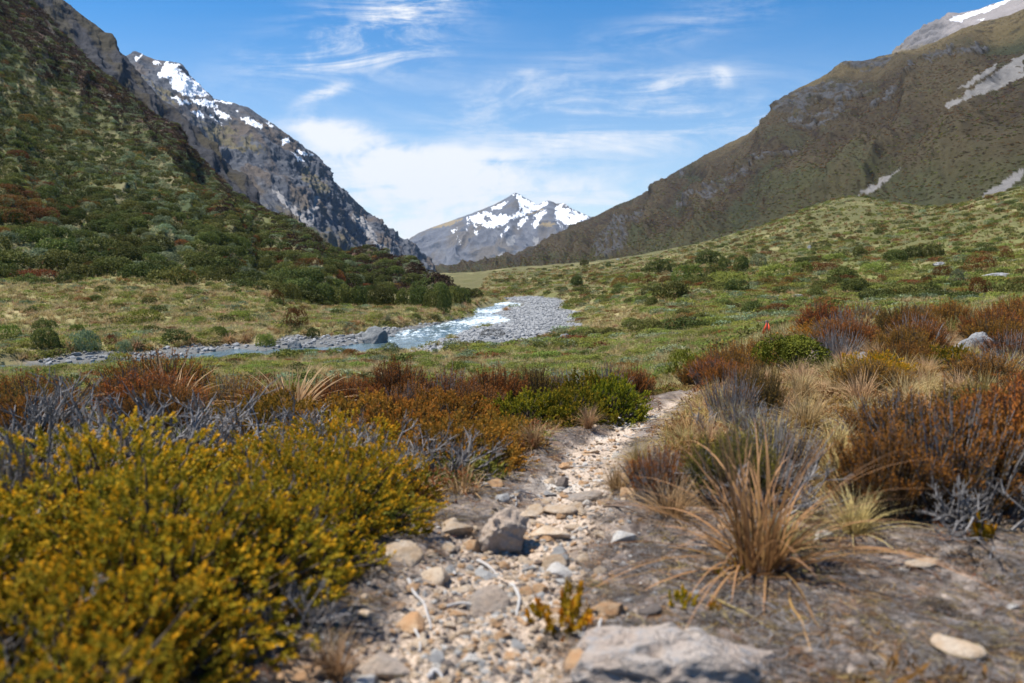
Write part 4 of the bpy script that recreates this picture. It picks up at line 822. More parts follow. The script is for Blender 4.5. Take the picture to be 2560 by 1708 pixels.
pid = pid + np.where(np.isin(pid, (2, 4, 6)), g.integers(0, 2, n), 0); sc = np.where(br, g.uniform(.6, 1.5, n), g.uniform(.3, .75, n))
scatter('hillside_undergrowth', MU, Q, g.uniform(0, 6.28, n), sc, pid, label='low undergrowth and brown heath covering the left hillside', category='undergrowth')

# ------------------------------------------------------------------ right mountainside: low scrub seen as texture
H = HILLS['mountainside']
def wE(P, v, X, Y): return ((v > -.01) & (v < 1.0) & (X > 1030) & (X < 2420) & (Y > -40)) / np.maximum(P[..., 1], 200)**.9 * (H['col'][..., 2] < .12)
Q, N_, v_, X_, Y_, g = hill_samples(H, 60000, wE, 53); n = len(Q); u_ = g.uniform(size=n); nz = fbm(X_ / 40, Y_ / 25, 5, 4)
lowE = ss(.45, .95, v_ + .3 * nz); hiE = (v_ + .1 * nz < .30) & (X_ + 430 - Y_ > 1650)
pid = np.where(u_ < .20 * lowE + .04 + .08 * (nz > .2), 2, np.where(u_ < .48 + .1 * nz, 1, 0)); pid = np.where((pid == 0) & (g.uniform(size=n) < .05 + .30 * hiE), 4, pid); pid = np.where((pid == 2) & (g.uniform(size=n) < .4), 3, pid)
sc = g.uniform(.7, 1.5, n) * np.where(hiE, .7, 1.0) * (Q[:, 1] / 500)**.35
scatter('mountainside_scrub', [MB_[0], MB_[1], P_DARKL[0], P_GREENL[0], P_TUSSF[0]], Q, g.uniform(0, 6.28, n), np.stack([sc, sc, sc * .62], 1) * .62, pid, label='low brown and green scrub covering the right mountainside', category='scrub')

# ------------------------------------------------------------------ the flats and the fan
def ZP5(x, y): return (x / 2.733 / K, (640 + y / 2.733) / K)
def ZP6(x, y): return ((650 + x / 2.765) / K, (640 + y / 2.765) / K)
def ZP7(x, y): return ((1400 + x / 2.026) / K, (600 + y / 2.026) / K)
def put(name, label, meshes, zf, cx, by, w, h, zs, group=None, cat='shrub', hs=1.0):
    p = gp(*zf(cx, by)); wm = w / zs / FPX * p[1]; hm = h / zs / FPX * p[1]; r = wm / 2
    me = pick(meshes); zmax = max(v.co.z for v in me.vertices) if me.name not in _zm else _zm[me.name]; _zm[me.name] = zmax
    occupied.append((p[0], p[1], r)); return thing(name, label, cat, p + np.array([0, r * .5, -.06 * hm]), rz(), (r * 1.0, r * 1.0, hm * hs / zmax * 1.35), group, mesh=me)
_zm = {}
G5 = 'shrubs on the tawny flat beyond the stream'
for nm, lb, ms, cx, by, w, h in [
    ('dome_shrub', 'yellow green dome shaped shrub alone on the tawny flat', P_OLIVE, 970, 470, 250, 90), ('dome_shrub', 'low soft green shrub on the tawny flat left of the rust topped shrub', P_GREENB, 1640, 450, 170, 70),
    ('dome_shrub', 'small round green shrub between two domed shrubs on the tawny flat', P_GREENB, 1355, 475, 85, 55), ('dome_shrub', 'bright green shrub at the very left edge of the tawny flat', P_GREENB, 40, 575, 150, 95),
    ('dome_shrub', 'dark green rounded shrub above the wider shrub near the left stream bank', P_DARK, 290, 520, 150, 80), ('dome_shrub', 'wide dark green shrub hanging over the left stream bank', P_DARK, 300, 640, 190, 125),
    ('dome_shrub', 'green shrub right of the dark pair near the left stream bank', P_GREENB, 512, 540, 90, 65), ('dome_shrub', 'pale grey green shrub beside the drooping tussock on the stream bank', P_PALE, 840, 665, 100, 75),
    ('dome_shrub', 'grey green loose shrub right of the widest bank shrub', P_PALE, 560, 660, 170, 130), ('dome_shrub', 'green shrub on the far bank above the drooping tussocks', P_GREENB, 1490, 565, 110, 75),
    ('dome_shrub', 'bushy green shrub on the bank beside the grey stream boulders', P_GREENB, 1800, 620, 120, 75), ('rust_shrub', 'red brown ball shaped shrub beside the dark hedge of bushes', P_RUSTB, 1888, 332, 108, 86),
    ('rust_shrub', 'rust topped shrub with dark base on the tawny flat', P_RUSTB, 2005, 490, 165, 115), ('dome_shrub', 'small dark green shrub on the bank under the rust topped shrub', P_DARK, 2140, 570, 90, 65),
    ('dome_shrub', 'bright green shrub standing in front of the stream left of the rust mound', P_GREENB, 800, 760, 150, 70), ('rust_shrub', 'small dark rust shrub on the bank left of the drooping tussock', P_RUSTB, 750, 610, 75, 60)]:
    put(nm, lb, ms, ZP5, cx, by, w, h, 2.733, G5)
G6 = 'dark bushes along the foot of the spur'
for i, (cx, by, w, h) in enumerate([(200, 318, 150, 110), (320, 330, 170, 120), (450, 336, 170, 125), (580, 344, 180, 125), (710, 352, 180, 130), (830, 356, 160, 130), (910, 350, 120, 110), (1010, 352, 150, 110), (1110, 362, 150, 130), (1200, 372, 150, 120), (1272, 400, 100, 150), (1340, 352, 140, 120), (1400, 350, 110, 110), (1120, 270, 170, 100), (1010, 250, 190, 110), (1240, 300, 150, 100)]):
    put('dark_bush', ['first dark bush of the hedge right of the red brown ball shrub', 'tall dark green bush beside the stream at the end of the spur', 'dark green bush in the dense hedge along the foot of the spur'][0 if i == 0 else (1 if i == 10 else 2)], P_DARK, ZP6, cx, by, w, h, 2.765, G6, 'bush')
G7 = 'shrubs on the green fan below the right mountainside'
for nm, lb, ms, cx, by, w, h in [
    ('fan_shrub', 'big rounded dark green bush alone in the green field on the right', P_DARK, 585, 305, 175, 80), ('fan_shrub', 'dark green bush in the field above the orange trail marker', P_DARK, 990, 385, 105, 66), ('fan_shrub', 'paired dark green shrub on the pale grass right of the valley mouth', P_DARK, 90, 236, 64, 46), ('fan_shrub', 'small dark shrub on the skyline of the grassy fan', P_DARK, 126, 130, 44, 26),
    ('fan_shrub', 'tiny dark shrub on the pale grass below the fan skyline', P_DARK, 245, 140, 28, 22), ('fan_shrub', 'long dark green bush left of the big bush cluster on the fan', P_DARK, 500, 172, 135, 60), ('fan_shrub', 'broad mid green bush in the middle of the fan cluster', P_GREENB, 655, 205, 160, 72), ('fan_shrub', 'dark green bush at the top of the fan cluster', P_DARK, 760, 125, 140, 66),
    ('fan_shrub', 'round dark bush at the right end of the top row in the fan cluster', P_DARK, 832, 148, 62, 52), ('fan_shrub', 'dark bush with rust brown neighbour right of the fan cluster', P_DARK, 918, 165, 72, 72), ('fan_shrub', 'dark green bush below the top of the fan cluster', P_DARK, 790, 182, 84, 48), ('fan_shrub', 'wide flat topped green bush low in the fan cluster', P_GREENB, 860, 228, 195, 62),
    ('fan_shrub', 'dark green bush at the lowest edge of the fan cluster', P_DARK, 900, 268, 120, 55), ('fan_shrub', 'grey green bush right of the dark and rust pair on the fan', P_PALE, 1010, 130, 84, 52), ('fan_shrub', 'broad green bush right of the grey green bush on the fan', P_GREENB, 1095, 192, 150, 62), ('fan_shrub', 'dark green bush right of the wide rust shrubs on the fan', P_DARK, 1440, 210, 150, 62),
    ('fan_shrub', 'small dark bush below the right half of the fan cluster', P_DARK, 1300, 288, 62, 46), ('fan_shrub', 'small dark bush left of the big rounded field bush', P_DARK, 470, 338, 62, 42), ('fan_shrub', 'dark bush on the upper fan standing clear of others', P_DARK, 1520, 82, 74, 42), ('fan_shrub', 'green bush high on the fan left of the clear standing dark bush', P_GREENB, 1410, 112, 130, 40),
    ('fan_shrub', 'dark green bush at the left of the upper right thicket on the fan', P_DARK, 1720, 112, 120, 52), ('fan_shrub', 'dark green bush in the middle of the upper right thicket on the fan', P_DARK, 1810, 98, 120, 55), ('fan_shrub', 'dark green bush at the right of the upper right thicket on the fan', P_DARK, 1910, 92, 110, 60), ('fan_shrub', 'green bush filling the gap under the upper right thicket', P_GREENB, 1600, 170, 120, 46),
    ('fan_shrub', 'olive grey twiggy bush between rust shrubs on the right of the fan', P_PALE, 2035, 225, 84, 66), ('fan_shrub', 'mid green bush above the wide rust shrubs on the fan', P_GREENB, 1240, 165, 110, 50), ('fan_shrub', 'green bush beside the long dark one in the fan cluster', P_GREENB, 385, 210, 80, 40),
    ('rust_shrub', 'low rust shrub under the fan cluster right of its dark neighbour', P_RUSTB, 645, 248, 62, 36), ('rust_shrub', 'wide low rust shrub under the fan cluster', P_RUSTB, 725, 248, 92, 30), ('rust_shrub', 'spreading rust shrub on pale grass left of the fan cluster', P_RUSTB, 310, 238, 95, 40), ('rust_shrub', 'round rust shrub between green bushes left in the fan cluster', P_RUSTB, 450, 218, 46, 34),
    ('rust_shrub', 'low rust shrub right of the round one left in the fan cluster', P_RUSTB, 545, 222, 80, 34), ('rust_shrub', 'wide rust shrub between green bushes mid fan', P_RUSTB, 1050, 235, 100, 34), ('rust_shrub', 'long rust shrub in front of the broad green fan bush', P_RUSTB, 1170, 228, 95, 34), ('rust_shrub', 'very wide low rust shrub right of the grey green fan bush', P_RUSTB, 1330, 162, 145, 40),
    ('rust_shrub', 'big olive rust shrub high on the right of the fan', P_RUSTB, 2160, 155, 155, 62), ('rust_shrub', 'rust shrub left of the big olive rust one on the fan', P_RUSTB, 1945, 188, 95, 48), ('rust_shrub', 'small rust shrub between two larger ones at right of the fan', P_RUSTB, 2055, 172, 72, 34), ('rust_shrub', 'upright rust shrub near the right edge high on the fan', P_RUSTB, 2270, 104, 62, 52),
    ('rust_shrub', 'large dark rust shrub on the bare strip near the right edge', P_RUSTB, 2150, 288, 145, 84), ('rust_shrub', 'dark rust shrub left of the olive grey twiggy bush', P_RUSTB, 1865, 236, 62, 42), ('rust_shrub', 'small dark rust shrub mid way along the right of the fan', P_RUSTB, 1632, 222, 42, 38), ('rust_shrub', 'rust shrub beside the dark bush right of the fan cluster', P_RUSTB, 900, 160, 60, 30),
    ('rust_shrub', 'flat rust shrub lying in the green field left of the orange marker', P_RUSTB, 660, 405, 130, 30), ('fan_shrub', 'grey green shrub at the right edge below the bare strip', P_PALE, 2110, 430, 150, 62), ('fan_shrub', 'grey green flat shrub in the field beside the dark marker side bush', P_PALE, 1030, 405, 100, 36)]:
    put(nm, lb, ms, ZP7, cx, by, w, h, 2.026, G7, 'bush' if nm == 'fan_shrub' else 'shrub')
# near flat, this side of the stream
GN = 'cushion shrubs on the near flat'
for lb, ms, cx, by, w, h in [('lime green cushion shrub in front of the gravel bar', P_GREENB, 1640, 715, 150, 60), ('green cushion shrub behind the rust heath at the centre', P_GREENB, 1360, 830, 190, 90), ('bright green cushion shrub left of the central one', P_GREENB, 1170, 800, 150, 62), ('low green cushion shrub beside the brown rock', P_GREENB, 990, 760, 150, 50),
    ('wide low green shrub under the small rust shrub', P_GREENB, 760, 735, 150, 40), ('pale green upright shrub at the water edge', P_PALE, 890, 690, 140, 75), ('olive shrub on the dry spit beside the stream', P_PALE, 1320, 660, 110, 55), ('small olive shrub on the spit left of the larger one', P_PALE, 1215, 700, 60, 50), ('green shrub at the edge of the dry grass right of the flat boulder', P_GREENB, 1930, 650, 90, 50),
    ('green shrub below the dark bank boulder', P_GREENB, 2080, 655, 100, 50), ('lime green shrub at the right end of the near flat', P_GREENB, 2290, 670, 180, 60), ('wide lime green mat shrub near the right end of the near flat', P_GREENB, 2000, 740, 260, 70), ('yellow green shrub mid way along the near flat', P_GREENB, 1830, 690, 170, 45), ('rounded green shrub left on the near flat', P_GREENB, 150, 720, 120, 40)]:
    put('cushion_shrub', lb, ms, ZP6, cx, by, w, h, 2.765, GN)
put('rust_shrub', 'small rust brown shrub on the near flat below the stream', P_RUSTB, ZP6, 630, 720, 150, 62, 2.765, GN)

# more bushes gathered in thickets over the fan
g = np.random.default_rng(67); nf = 0
for _ in range(4000):
    a = R(1) * g.uniform(3, 37); r_ = np.exp(g.uniform(np.log(45), np.log(260))); x, y = math.sin(a) * r_, math.cos(a) * r_
    th = fbm(np.array([x * .045]), np.array([y * .045]), 21, 3)[0]
    if g.uniform() > ss(.0, .45, th) + .05 or nf >= 130: continue
    rd = float(g.uniform(.55, 1.35)); zf, d1, d2, d3 = terrain_parts(np.array([x]), np.array([y])); X, Y = proj(np.array([x, y, zf[0]]))
    if d1[0] < 2 or d2[0] < 2 or not free(x, y, rd) or not 0 < X < 2350 or (X > 1650 and Y > 765) or Y > 800 or y > np.interp(X, [1150, 1600, 1950, 2350], [330, 290, 265, 185]): continue
    occupied.append((x, y, rd)); nf += 1; kk = g.uniform(); nm, ms, tone = ('fan_shrub', P_DARK, 'dark green') if kk < .55 else (('fan_shrub', P_GREENB, 'mid green') if kk < .75 else ('rust_shrub', P_RUSTB, 'rust brown'))
    pl = 'in the open green field right of the stream' if r_ < 85 else ('among the thickets half way up the fan' if r_ < 150 else 'high on the fan below the right mountainside')
    thing(nm, f'{"big" if rd > 1 else "small"} {tone} bush {pl}', 'bush' if nm == 'fan_shrub' else 'shrub', (x, y, float(zf[0]) - .08), rz(), (rd, rd * float(g.uniform(.8, 1.3)), rd * float(g.uniform(.65, .95))), 'bushes scattered over the fan', mesh=pick(ms))
# cushions by chance over the green field, the largest as things, the rest as cover
g = np.random.default_rng(61); n = 60000; a = R(1) * g.uniform(-37, 37, n); r = np.exp(g.uniform(np.log(17), np.log(330), n)); x = np.sin(a) * r; y = np.cos(a) * r
zf, dr, db, dm = terrain_parts(x, y); wet = (dr > .8) & (db > .2) & (dm > .2)
L = np.array([W(*c)[:2] for c in A_F]); beyond = (y > np.interp(x, L[:, 0], L[:, 1]) - 1) & (x < L[-1, 0])
px, py = proj(np.stack([x, y, zf], 1)); far_side = (x < -4) & (dr > 0) & (y > np.interp(x, RIVER[:17, 0][::-1], RIVER[:17, 1][::-1]) )
ok = wet & ~beyond & (r > 22); x, y, zf, r, px, py, far_side, dr = (q[ok] for q in (x, y, zf, r, px, py, far_side, dr))
nz = fbm(x * .06, y * .06, 4, 4); nzf = fbm(x * .3, y * .3, 2, 3)
greenness = np.where(far_side, .36 + .35 * nz, .52 + .5 * nz) + .35 * np.exp(-((px - 1750) / 330)**2 - ((py - 720) / 70)**2); greenness = greenness - .75 * np.exp(-((px - 1420) / 95)**2 - ((py - 745) / 60)**2) - .35 * ss(640, 580, py) * ss(1750, 1500, px)
u_ = g.uniform(size=len(x)); cush = u_ < np.clip(greenness, .05, .95) * .62
rad = g.uniform(.28, .75, len(x)) * (1 + .25 * ss(60, 200, r))
ci = np.nonzero(cush)[0]; ci = ci[thin(np.stack([x[ci], y[ci]], 1), rad[ci] * .75)]
rustc = g.uniform(size=len(ci)) < .09 + .12 * (r[ci] > 110) + .10 * (py[ci] < 640); palec = g.uniform(size=len(ci)) < .16
size = rad[ci] / r[ci]; od = np.argsort(-size); ncs = 0; nrs = 0; ind = np.zeros(len(ci), bool)
for j in od:
    i = ci[j]
    if not (0 < px[i] < 2350) or not free(x[i], y[i], rad[i]): continue
    if py[i] > 870 or (px[i] > 1650 and py[i] > 770): continue
    pl = 'on the tawny flat beyond the stream' if far_side[i] else ('on the near flat behind the heath bank' if r[i] < 60 and px[i] < 1500 else ('low on the green fan to the right' if py[i] > 680 else 'high on the grassy fan below the mountainside'))
    sz = 'broad' if rad[i] > .62 else ('small' if rad[i] < .42 else 'rounded')
    if rustc[j] and nrs < 95:
        thing('rust_shrub', f'{sz} low rust brown shrub {pl}', 'shrub', (x[i], y[i], zf[i] - .03), rz(), (rad[i], rad[i], rad[i] * .7), 'low rust shrubs on the flats', mesh=pick(P_RUSTB)); nrs += 1; ind[j] = True
    elif not rustc[j] and ncs < 240:
        thing('cushion_shrub', f'{sz} low {"grey green" if palec[j] else "green"} cushion shrub {pl}', 'shrub', (x[i], y[i], zf[i] - .03), rz(), (rad[i] * 1.15, rad[i] * 1.15, rad[i] * .82), 'low cushion shrubs on the flats', mesh=pick(P_PALE if palec[j] else P_GREENB)); ncs += 1; ind[j] = True
rest = ci[~ind]; nr = len(rest); rr_, pp_ = rustc[~ind], palec[~ind]
scatter('low_scrub', P_GREENL + P_RUSTL + P_PALEL + P_DARKL[:2] + P_OLIVL, np.stack([x[rest], y[rest], zf[rest] - .03], 1), g.uniform(0, 6.28, nr), np.stack([rad[rest] * 1.15, rad[rest] * 1.15, rad[rest] * .95], 1), np.where(rr_, 4 + g.integers(0, 3, nr), np.where(pp_, 7 + g.integers(0, 3, nr), np.where(g.uniform(size=nr) < np.where(r[rest] < 110, .80, .55), g.integers(0, 4, nr), 10 + g.integers(0, 4, nr)))),
        label='low green scrub spread over the flats and the fan', category='scrub')
# grass of the flats
n = 90000; a = R(1) * g.uniform(-37, 37, n); r = np.exp(g.uniform(np.log(16), np.log(300), n)); x = np.sin(a) * r; y = np.cos(a) * r
zf, dr, db, dm = terrain_parts(x, y); ok = (dr > .6) & (db > .2 + .8 * fbm(x, y, 1, 2)) & (dm > .1) & ~((y > np.interp(x, L[:, 0], L[:, 1]) + 1) & (x < L[-1, 0]))
ok &= ~((r > 95) & (g.uniform(size=n) < .55)); x, y, zf, r = x[ok], y[ok], zf[ok], r[ok]; n = len(x); far_side = (x < -4) & (y > np.interp(x, RIVER[:17, 0][::-1], RIVER[:17, 1][::-1])); nz = fbm(x * .06, y * .06, 4, 4)
u_ = g.uniform(size=n); px_, py_ = proj(np.stack([x, y, zf], 1)); gr = np.clip(np.where(far_side, .14, .40) + .35 * nz + .38 * ss(1500, 1900, px_) * ss(720, 600, py_) - .7 * np.exp(-((px_ - 1420) / 95)**2 - ((py_ - 745) / 60)**2) - .5 * np.exp(-((px_ - 900) / 350)**2 - ((py_ - 835) / 14)**2), .03, .85); sc = g.uniform(.26, .58, n) * (1 + .25 * far_side) * (1 + .6 * ss(60, 200, r))
pid = np.where(u_ < gr, 3, np.where(u_ < gr + .25, 2 if True else 0, g.integers(0, 2, n))); pid = np.where((r > 45), pid + 4, pid)
scatter('grass', P_TUSSM + [P_TUSSF[0], P_TUSSF[2], P_TUSSF[1], P_TUSSF[3]], np.stack([x, y, zf], 1), g.uniform(0, 6.28, n), np.stack([sc, sc, sc * g.uniform(.6, 1.0, n)], 1), pid, label='tawny tussock grass covering the valley flats', category='grass')
# drooping tussocks along the banks
g = np.random.default_rng(64); nb = 0; bankpts = catmull(np.c_[RIVER[1:22], np.zeros(21)], np.linspace(0, 20, 900))[:, :2]
BT = [tussock(230, M_TAN, 150, 4, .75, .05, (.7, 1.15), 1.0, .15), tussock(231, M_DRY, 150, 4, .75, .05, (.7, 1.15), 1.0, .15), tussock(232, plant_mat('grey green tussock blades', (.10, .12, .06), (.24, .27, .15), (.30, .29, .17), transl=.3), 150, 4, .7, .05, (.7, 1.15), 1.0, .15)]
for q in bankpts[g.choice(900, 330, replace=False)]:
    o_ = g.normal(size=2) * 1.2 + np.array([-.3, 1.2]); p = q + o_; zz, d1, d2, d3 = terrain_parts(p[0:1], p[1:2])
    if d1[0] < .9 or d2[0] < .3 or d3[0] < .15 or nb >= 120: continue
    X, Y = proj(np.array([p[0], p[1], zz[0]])); 
    if not (0 < X < 2350): continue
    s_ = float(g.uniform(.45, .85)); k = int(g.integers(0, 5)); k = 2 if k == 4 else k % 2
    thing('bank_tussock', ('grey green' if k == 2 else 'straw coloured') + ' tussock drooping over the far stream bank ' + ('near the left edge' if X < 400 else ('left of the stream boulders' if X < 700 else ('above the grey boulders' if X < 950 else 'under the dark spur bushes'))), 'tussock', (p[0], p[1], zz[0] - .02), rz(), (s_ * 1.1, s_ * 1.1, s_), 'tussocks along the stream bank', mesh=BT[k]); nb += 1

# ------------------------------------------------------------------ stream
def build_water():
    g0 = 26; inner = RIVER; xs = np.arange(RIVER[:, 0].min(), RIVER[:, 0].max(), .30); ys = np.arange(RIVER[:, 1].min(), RIVER[:, 1].max(), .30)
    Xg, Yg = np.meshgrid(xs, ys, indexing='ij'); sdv = sdist(Xg, Yg, RIVER); keep = sdv < 1.6
    rap = ss(-.45, .35, fbm(Xg * .10, Yg * .10, 3, 3)) * ss(-8, 6, Xg + .0 * Yg + 6) ; up = ss(52, 62, Yg)
    zz = RIVER_Z + (.02 + .05 * up) * fbm(Xg * 1.1, Yg * .8, 2, 4) + .045 * up * (ridged(Xg * .55, Yg * .35, 4, 3) - .9)
    idx = -np.ones(Xg.shape, int); idx[keep] = np.arange(keep.sum()); F = grid_faces(*Xg.shape); kf = keep.ravel()[F].all(1); F = idx.ravel()[F[kf]][:, ::-1]
    m = bpy.data.materials.new('stream water'); m.use_nodes = True; t = NT(m.node_tree); m.node_tree.nodes.clear(); p = t.new('ShaderNodeTexCoord').outputs['Object']
    mp = t.new('ShaderNodeMapping'); t.put(mp.inputs['Vector'], p); mp.inputs['Rotation'].default_value = (0, 0, R(-28)); mp.inputs['Scale'].default_value = (1.9, .6, 1)
    f = t.attr('foam').outputs['Fac']; n1 = t.noise(mp.outputs[0], 1.3, 8, .68, .6); n2 = t.noise(p, 6.0, 5, .7)
    k = t.ramp(t.math('ADD', t.math('ADD', t.math('MULTIPLY', n1, .75), t.math('MULTIPLY', n2, .25)), t.math('MULTIPLY', t.math('SUBTRACT', f, .5), .36)), .50, .60)
    c = t.mix(t.ramp(n1, .3, .7), (.05, .085, .10), (.14, .20, .215)); c = t.mix(t.math('MULTIPLY', k, t.ramp(n2, .25, .6, .35, .95)), c, (.62, .68, .71))
    bs = t.new('ShaderNodeBsdfPrincipled'); t.put(bs.inputs['Base Color'], c); t.put(bs.inputs['Roughness'], t.math('ADD', .10, t.math('MULTIPLY', k, .6))); bs.inputs['IOR'].default_value = 1.333
    b = t.new('ShaderNodeBump'); b.inputs['Strength'].default_value = .55; b.inputs['Distance'].default_value = .12; t.put(b.inputs['Height'], t.math('ADD', n1, t.math('MULTIPLY', n2, .35))); t.l.new(b.outputs[0], bs.inputs['Normal'])
    o = t.new('ShaderNodeOutputMaterial'); t.l.new(bs.outputs[0], o.inputs[0])
    V = np.stack([Xg[keep], Yg[keep], zz[keep]], 1); foam = (.15 + .30 * up + .35 * rap * up)[keep]
    link('stream_water', mesh_np('stream_water', V, F, m, attrs={'foam': foam}), kind='structure')
build_water()
COB = [rock_mesh(400 + i, 2, 6, .10, (1, .75, .5), S_COB, 'cobble') for i in range(5)]
g = np.random.default_rng(66); n = 60000; bx = np.concatenate([BAR, BAR2, MARGIN]); x = g.uniform(bx[:, 0].min(), bx[:, 0].max(), n); y = g.uniform(bx[:, 1].min(), bx[:, 1].max(), n)
zf, dr, db, dm = terrain_parts(x, y); ok = ((db < .4) | ((dm < .1) & (g.uniform(size=n) < .4))) & (dr > -.5); x, y, zf = x[ok][:16000], y[ok][:16000], zf[ok][:16000]; n = len(x)
sc = .07 + .17 * g.uniform(size=n)**2.5 + .10 * (g.uniform(size=n) < .06); scatter('river_gravel', COB, np.stack([x, y, zf], 1), g.uniform(0, 6.28, n), sc, g.integers(0, 5, n), tilt=g.normal(size=(n, 2)) * .35, label='grey river cobbles of the gravel bar and stream margin', category='gravel')
BLD = [rock_mesh(420 + i, 4, 10, .16, (1, .8, .68), S_RIV, 'boulder', .10) for i in range(4)]
for lb, cx, by, w, h in [('big grey blocky boulder standing at the stream edge', 795, 612, 200, 125), ('dark wet boulder in the stream right of the biggest boulder', 912, 582, 66, 42), ('grey boulder at the water edge below the tussock bank', 225, 645, 120, 84), ('pointed grey boulder amid the white water', 1065, 546, 64, 36), ('small dark rock breaking the white water', 1120, 568, 50, 16), ('flat dark rock at the gravel edge of the rapids', 1212, 580, 66, 22),
        ('long flat grey boulder on the near side of the gravel bar', 1610, 622, 185, 44), ('dark boulder in the dry grass right of the gravel bar', 2120, 600, 100, 66), ('grey rock behind the biggest stream boulder', 880, 532, 56, 32), ('grey slab on the stony margin left of the biggest boulder', 625, 574, 80, 46), ('low white washed rock in the rapids', 1040, 584, 66, 16), ('flat slab right of the water edge boulder', 335, 640, 96, 40),
        ('brown angular rock on the near flat below the stream', 880, 762, 115, 72), ('small dark rock by the calm water', 555, 630, 40, 22), ('grey block on the margin left of the slab', 520, 570, 60, 34), ('grey block between the slab and the biggest boulder', 700, 566, 70, 46), ('low wet rock in the near shallows', 30, 684, 70, 24)]:
    p = gp(*ZP6(cx, by)); p[2] = max(p[2], RIVER_Z - .1) - .05; s_ = w / 2.765 / FPX * p[1] / 2; hh = h / 2.765 / FPX * p[1]; thing('boulder', lb, 'boulder', p + np.array([0, s_ * .5, 0]), rz(), (s_ * 1.05, s_ * 1.05, hh / .95), 'boulders in and along the stream', mesh=pick(BLD))
p = gp(*ZP6(1610, 558)); s_ = 205 / 2.765 / FPX * p[1] / 2; thing('driftwood_mound', 'dark mound of dead brush stranded on the gravel bar', 'brush mound', p, .3, (s_, s_ * .6, s_ * .62), mesh=bush(470, M_TWIG and plant_mat('dead dark brush', (.035, .032, .028), (.09, .085, .075), transl=0), 1100, .12, .75, 12, aspect=.22, name='brush'))
p = gp(*ZP6(1700, 380)); s_ = 95 / 2.765 / FPX * p[1] / 2; thing('grass_islet', 'tawny grass tuft on the upstream tip of the gravel bar', 'tussock', p, 0, (s_, s_, s_ * .8), mesh=BT[1])
# grey rocks in the green field and on the fan
LR = [rock_mesh(440 + i, 4, 11, .16, (1, .8, .6), S_LICH, 'rock', .12) for i in range(4)]
for lb, cx, by, w, h in [('pale grey rock in the green field under the dark marker side bush', 745, 392, 46, 20), ('pale grey rock left of the orange trail marker', 825, 475, 62, 24), ('grey rock at the edge of the rust heath left of the marker', 690, 498, 60, 26), ('small grey rock beside the one at the heath edge', 740, 506, 36, 16), ('grey rock slab among shrubs in the middle of the fan', 1215, 290, 86, 22), ('grey rock at the right edge of the green field', 2330, 450, 90, 70),
        ('long grey slab lying near the right edge of the fan', 2240, 190, 130, 20), ('pale slab between shrubs high on the right of the fan', 1930, 128, 70, 26), ('small pale rock on the skyline of the fan', 295, 100, 22, 9), ('pale rock below the clear standing dark bush', 1265, 42, 22, 18), ('dark grey rock beside the slab in the middle of the fan', 1275, 305, 60, 20), ('grey rock left of the mid fan slab', 1110, 292, 60, 14)]:
    p = gp(*ZP7(cx, by)); s_ = w / 2.026 / FPX * p[1] / 2; hh = h / 2.026 / FPX * p[1]; thing('rock', lb, 'rock', p + np.array([0, s_ * .4, -.05 * hh]), rz(), (s_, s_, hh / .85), 'grey rocks on the fan', mesh=pick(LR))

# ================================================================== the near terrace
def V3(x, y, dz=0.0): return (x, y, float(ground_z(x, y)) + dz)
def gd(dx, dy):                              # near ground point under a photo point
    return gp(dx, dy, 30)
M_YELG = plant_mat('green yellow leaves', (.09, .10, .010), (.32, .24, .016), (.64, .355, .018), transl=.3, vary=.12, hue=.012)
YEL = [sprig_bush(500 + i, M_YEL if i != 1 else M_YELG, 2000, .80, .026, .11, 18, .34, .2) for i in range(3)]
ORG = [sprig_bush(510 + i, M_ORG, 1300, .75, .032, .12, 18, .28, .25) for i in range(2)]
LIM = [sprig_bush(520 + i, M_LIME, 1200, .72, .036, .13, 18, .3, .25) for i in range(2)]
HTH = [heath(530 + i, M_HEATH, 380) for i in range(3)] + [heath(533, M_HEATH, 330, bare=.2, wood=M_TWIG)]
HTG = [heath(540 + i, M_HEATHG, 300) for i in range(2)]
HGR = [heath(545 + i, M_HEATH, 260, bare=.5, need=18, wood=M_TWIG) for i in range(2)]        # thin, mostly grey
DED = [dead_bush(550 + i) for i in range(4)]
TSD = [tussock(560 + i, M_DRY, 200, 6, .62, .016, (.6, 1.15), .85, .10) for i in range(3)]
TSR = [tussock(566 + i, M_REDT, 210, 9, 1.0, .017, (.55, 1.45), .8, .13) for i in range(2)]
for lb, x, y, s_ in [('bare grey twigs poking through the corner yellow shrub', -1.15, 1.75, .34), ('bare grey twigs poking through the large golden shrub', -.95, 2.55, .36), ('grey twigs at the shaded right foot of the yellow shrubs', -.60, 2.05, .20), ('grey twigs among the golden shrubs at the left edge', -1.75, 2.25, .40)]:
    thing('dead_shrub', lb, 'dead shrub', V3(x, y, -.02), rz(), (s_, s_, s_ * 1.0), 'grey dead twigs among the yellow shrubs', mesh=DED[1])
def sb(kind, P, x, y, r, h, label, group=None, name='heath_shrub', cat='shrub', sink=.02):
    a, b = P; zt = {'y': 1.0, 'h': 1.05, 's': .8}[kind]
    return thing(name, label, cat, V3(x, y, -sink), rz(), (r, r, h / zt), group, [('foliage', a), ('branches', b)])
GY = 'yellow green shrubs on the left of the path'
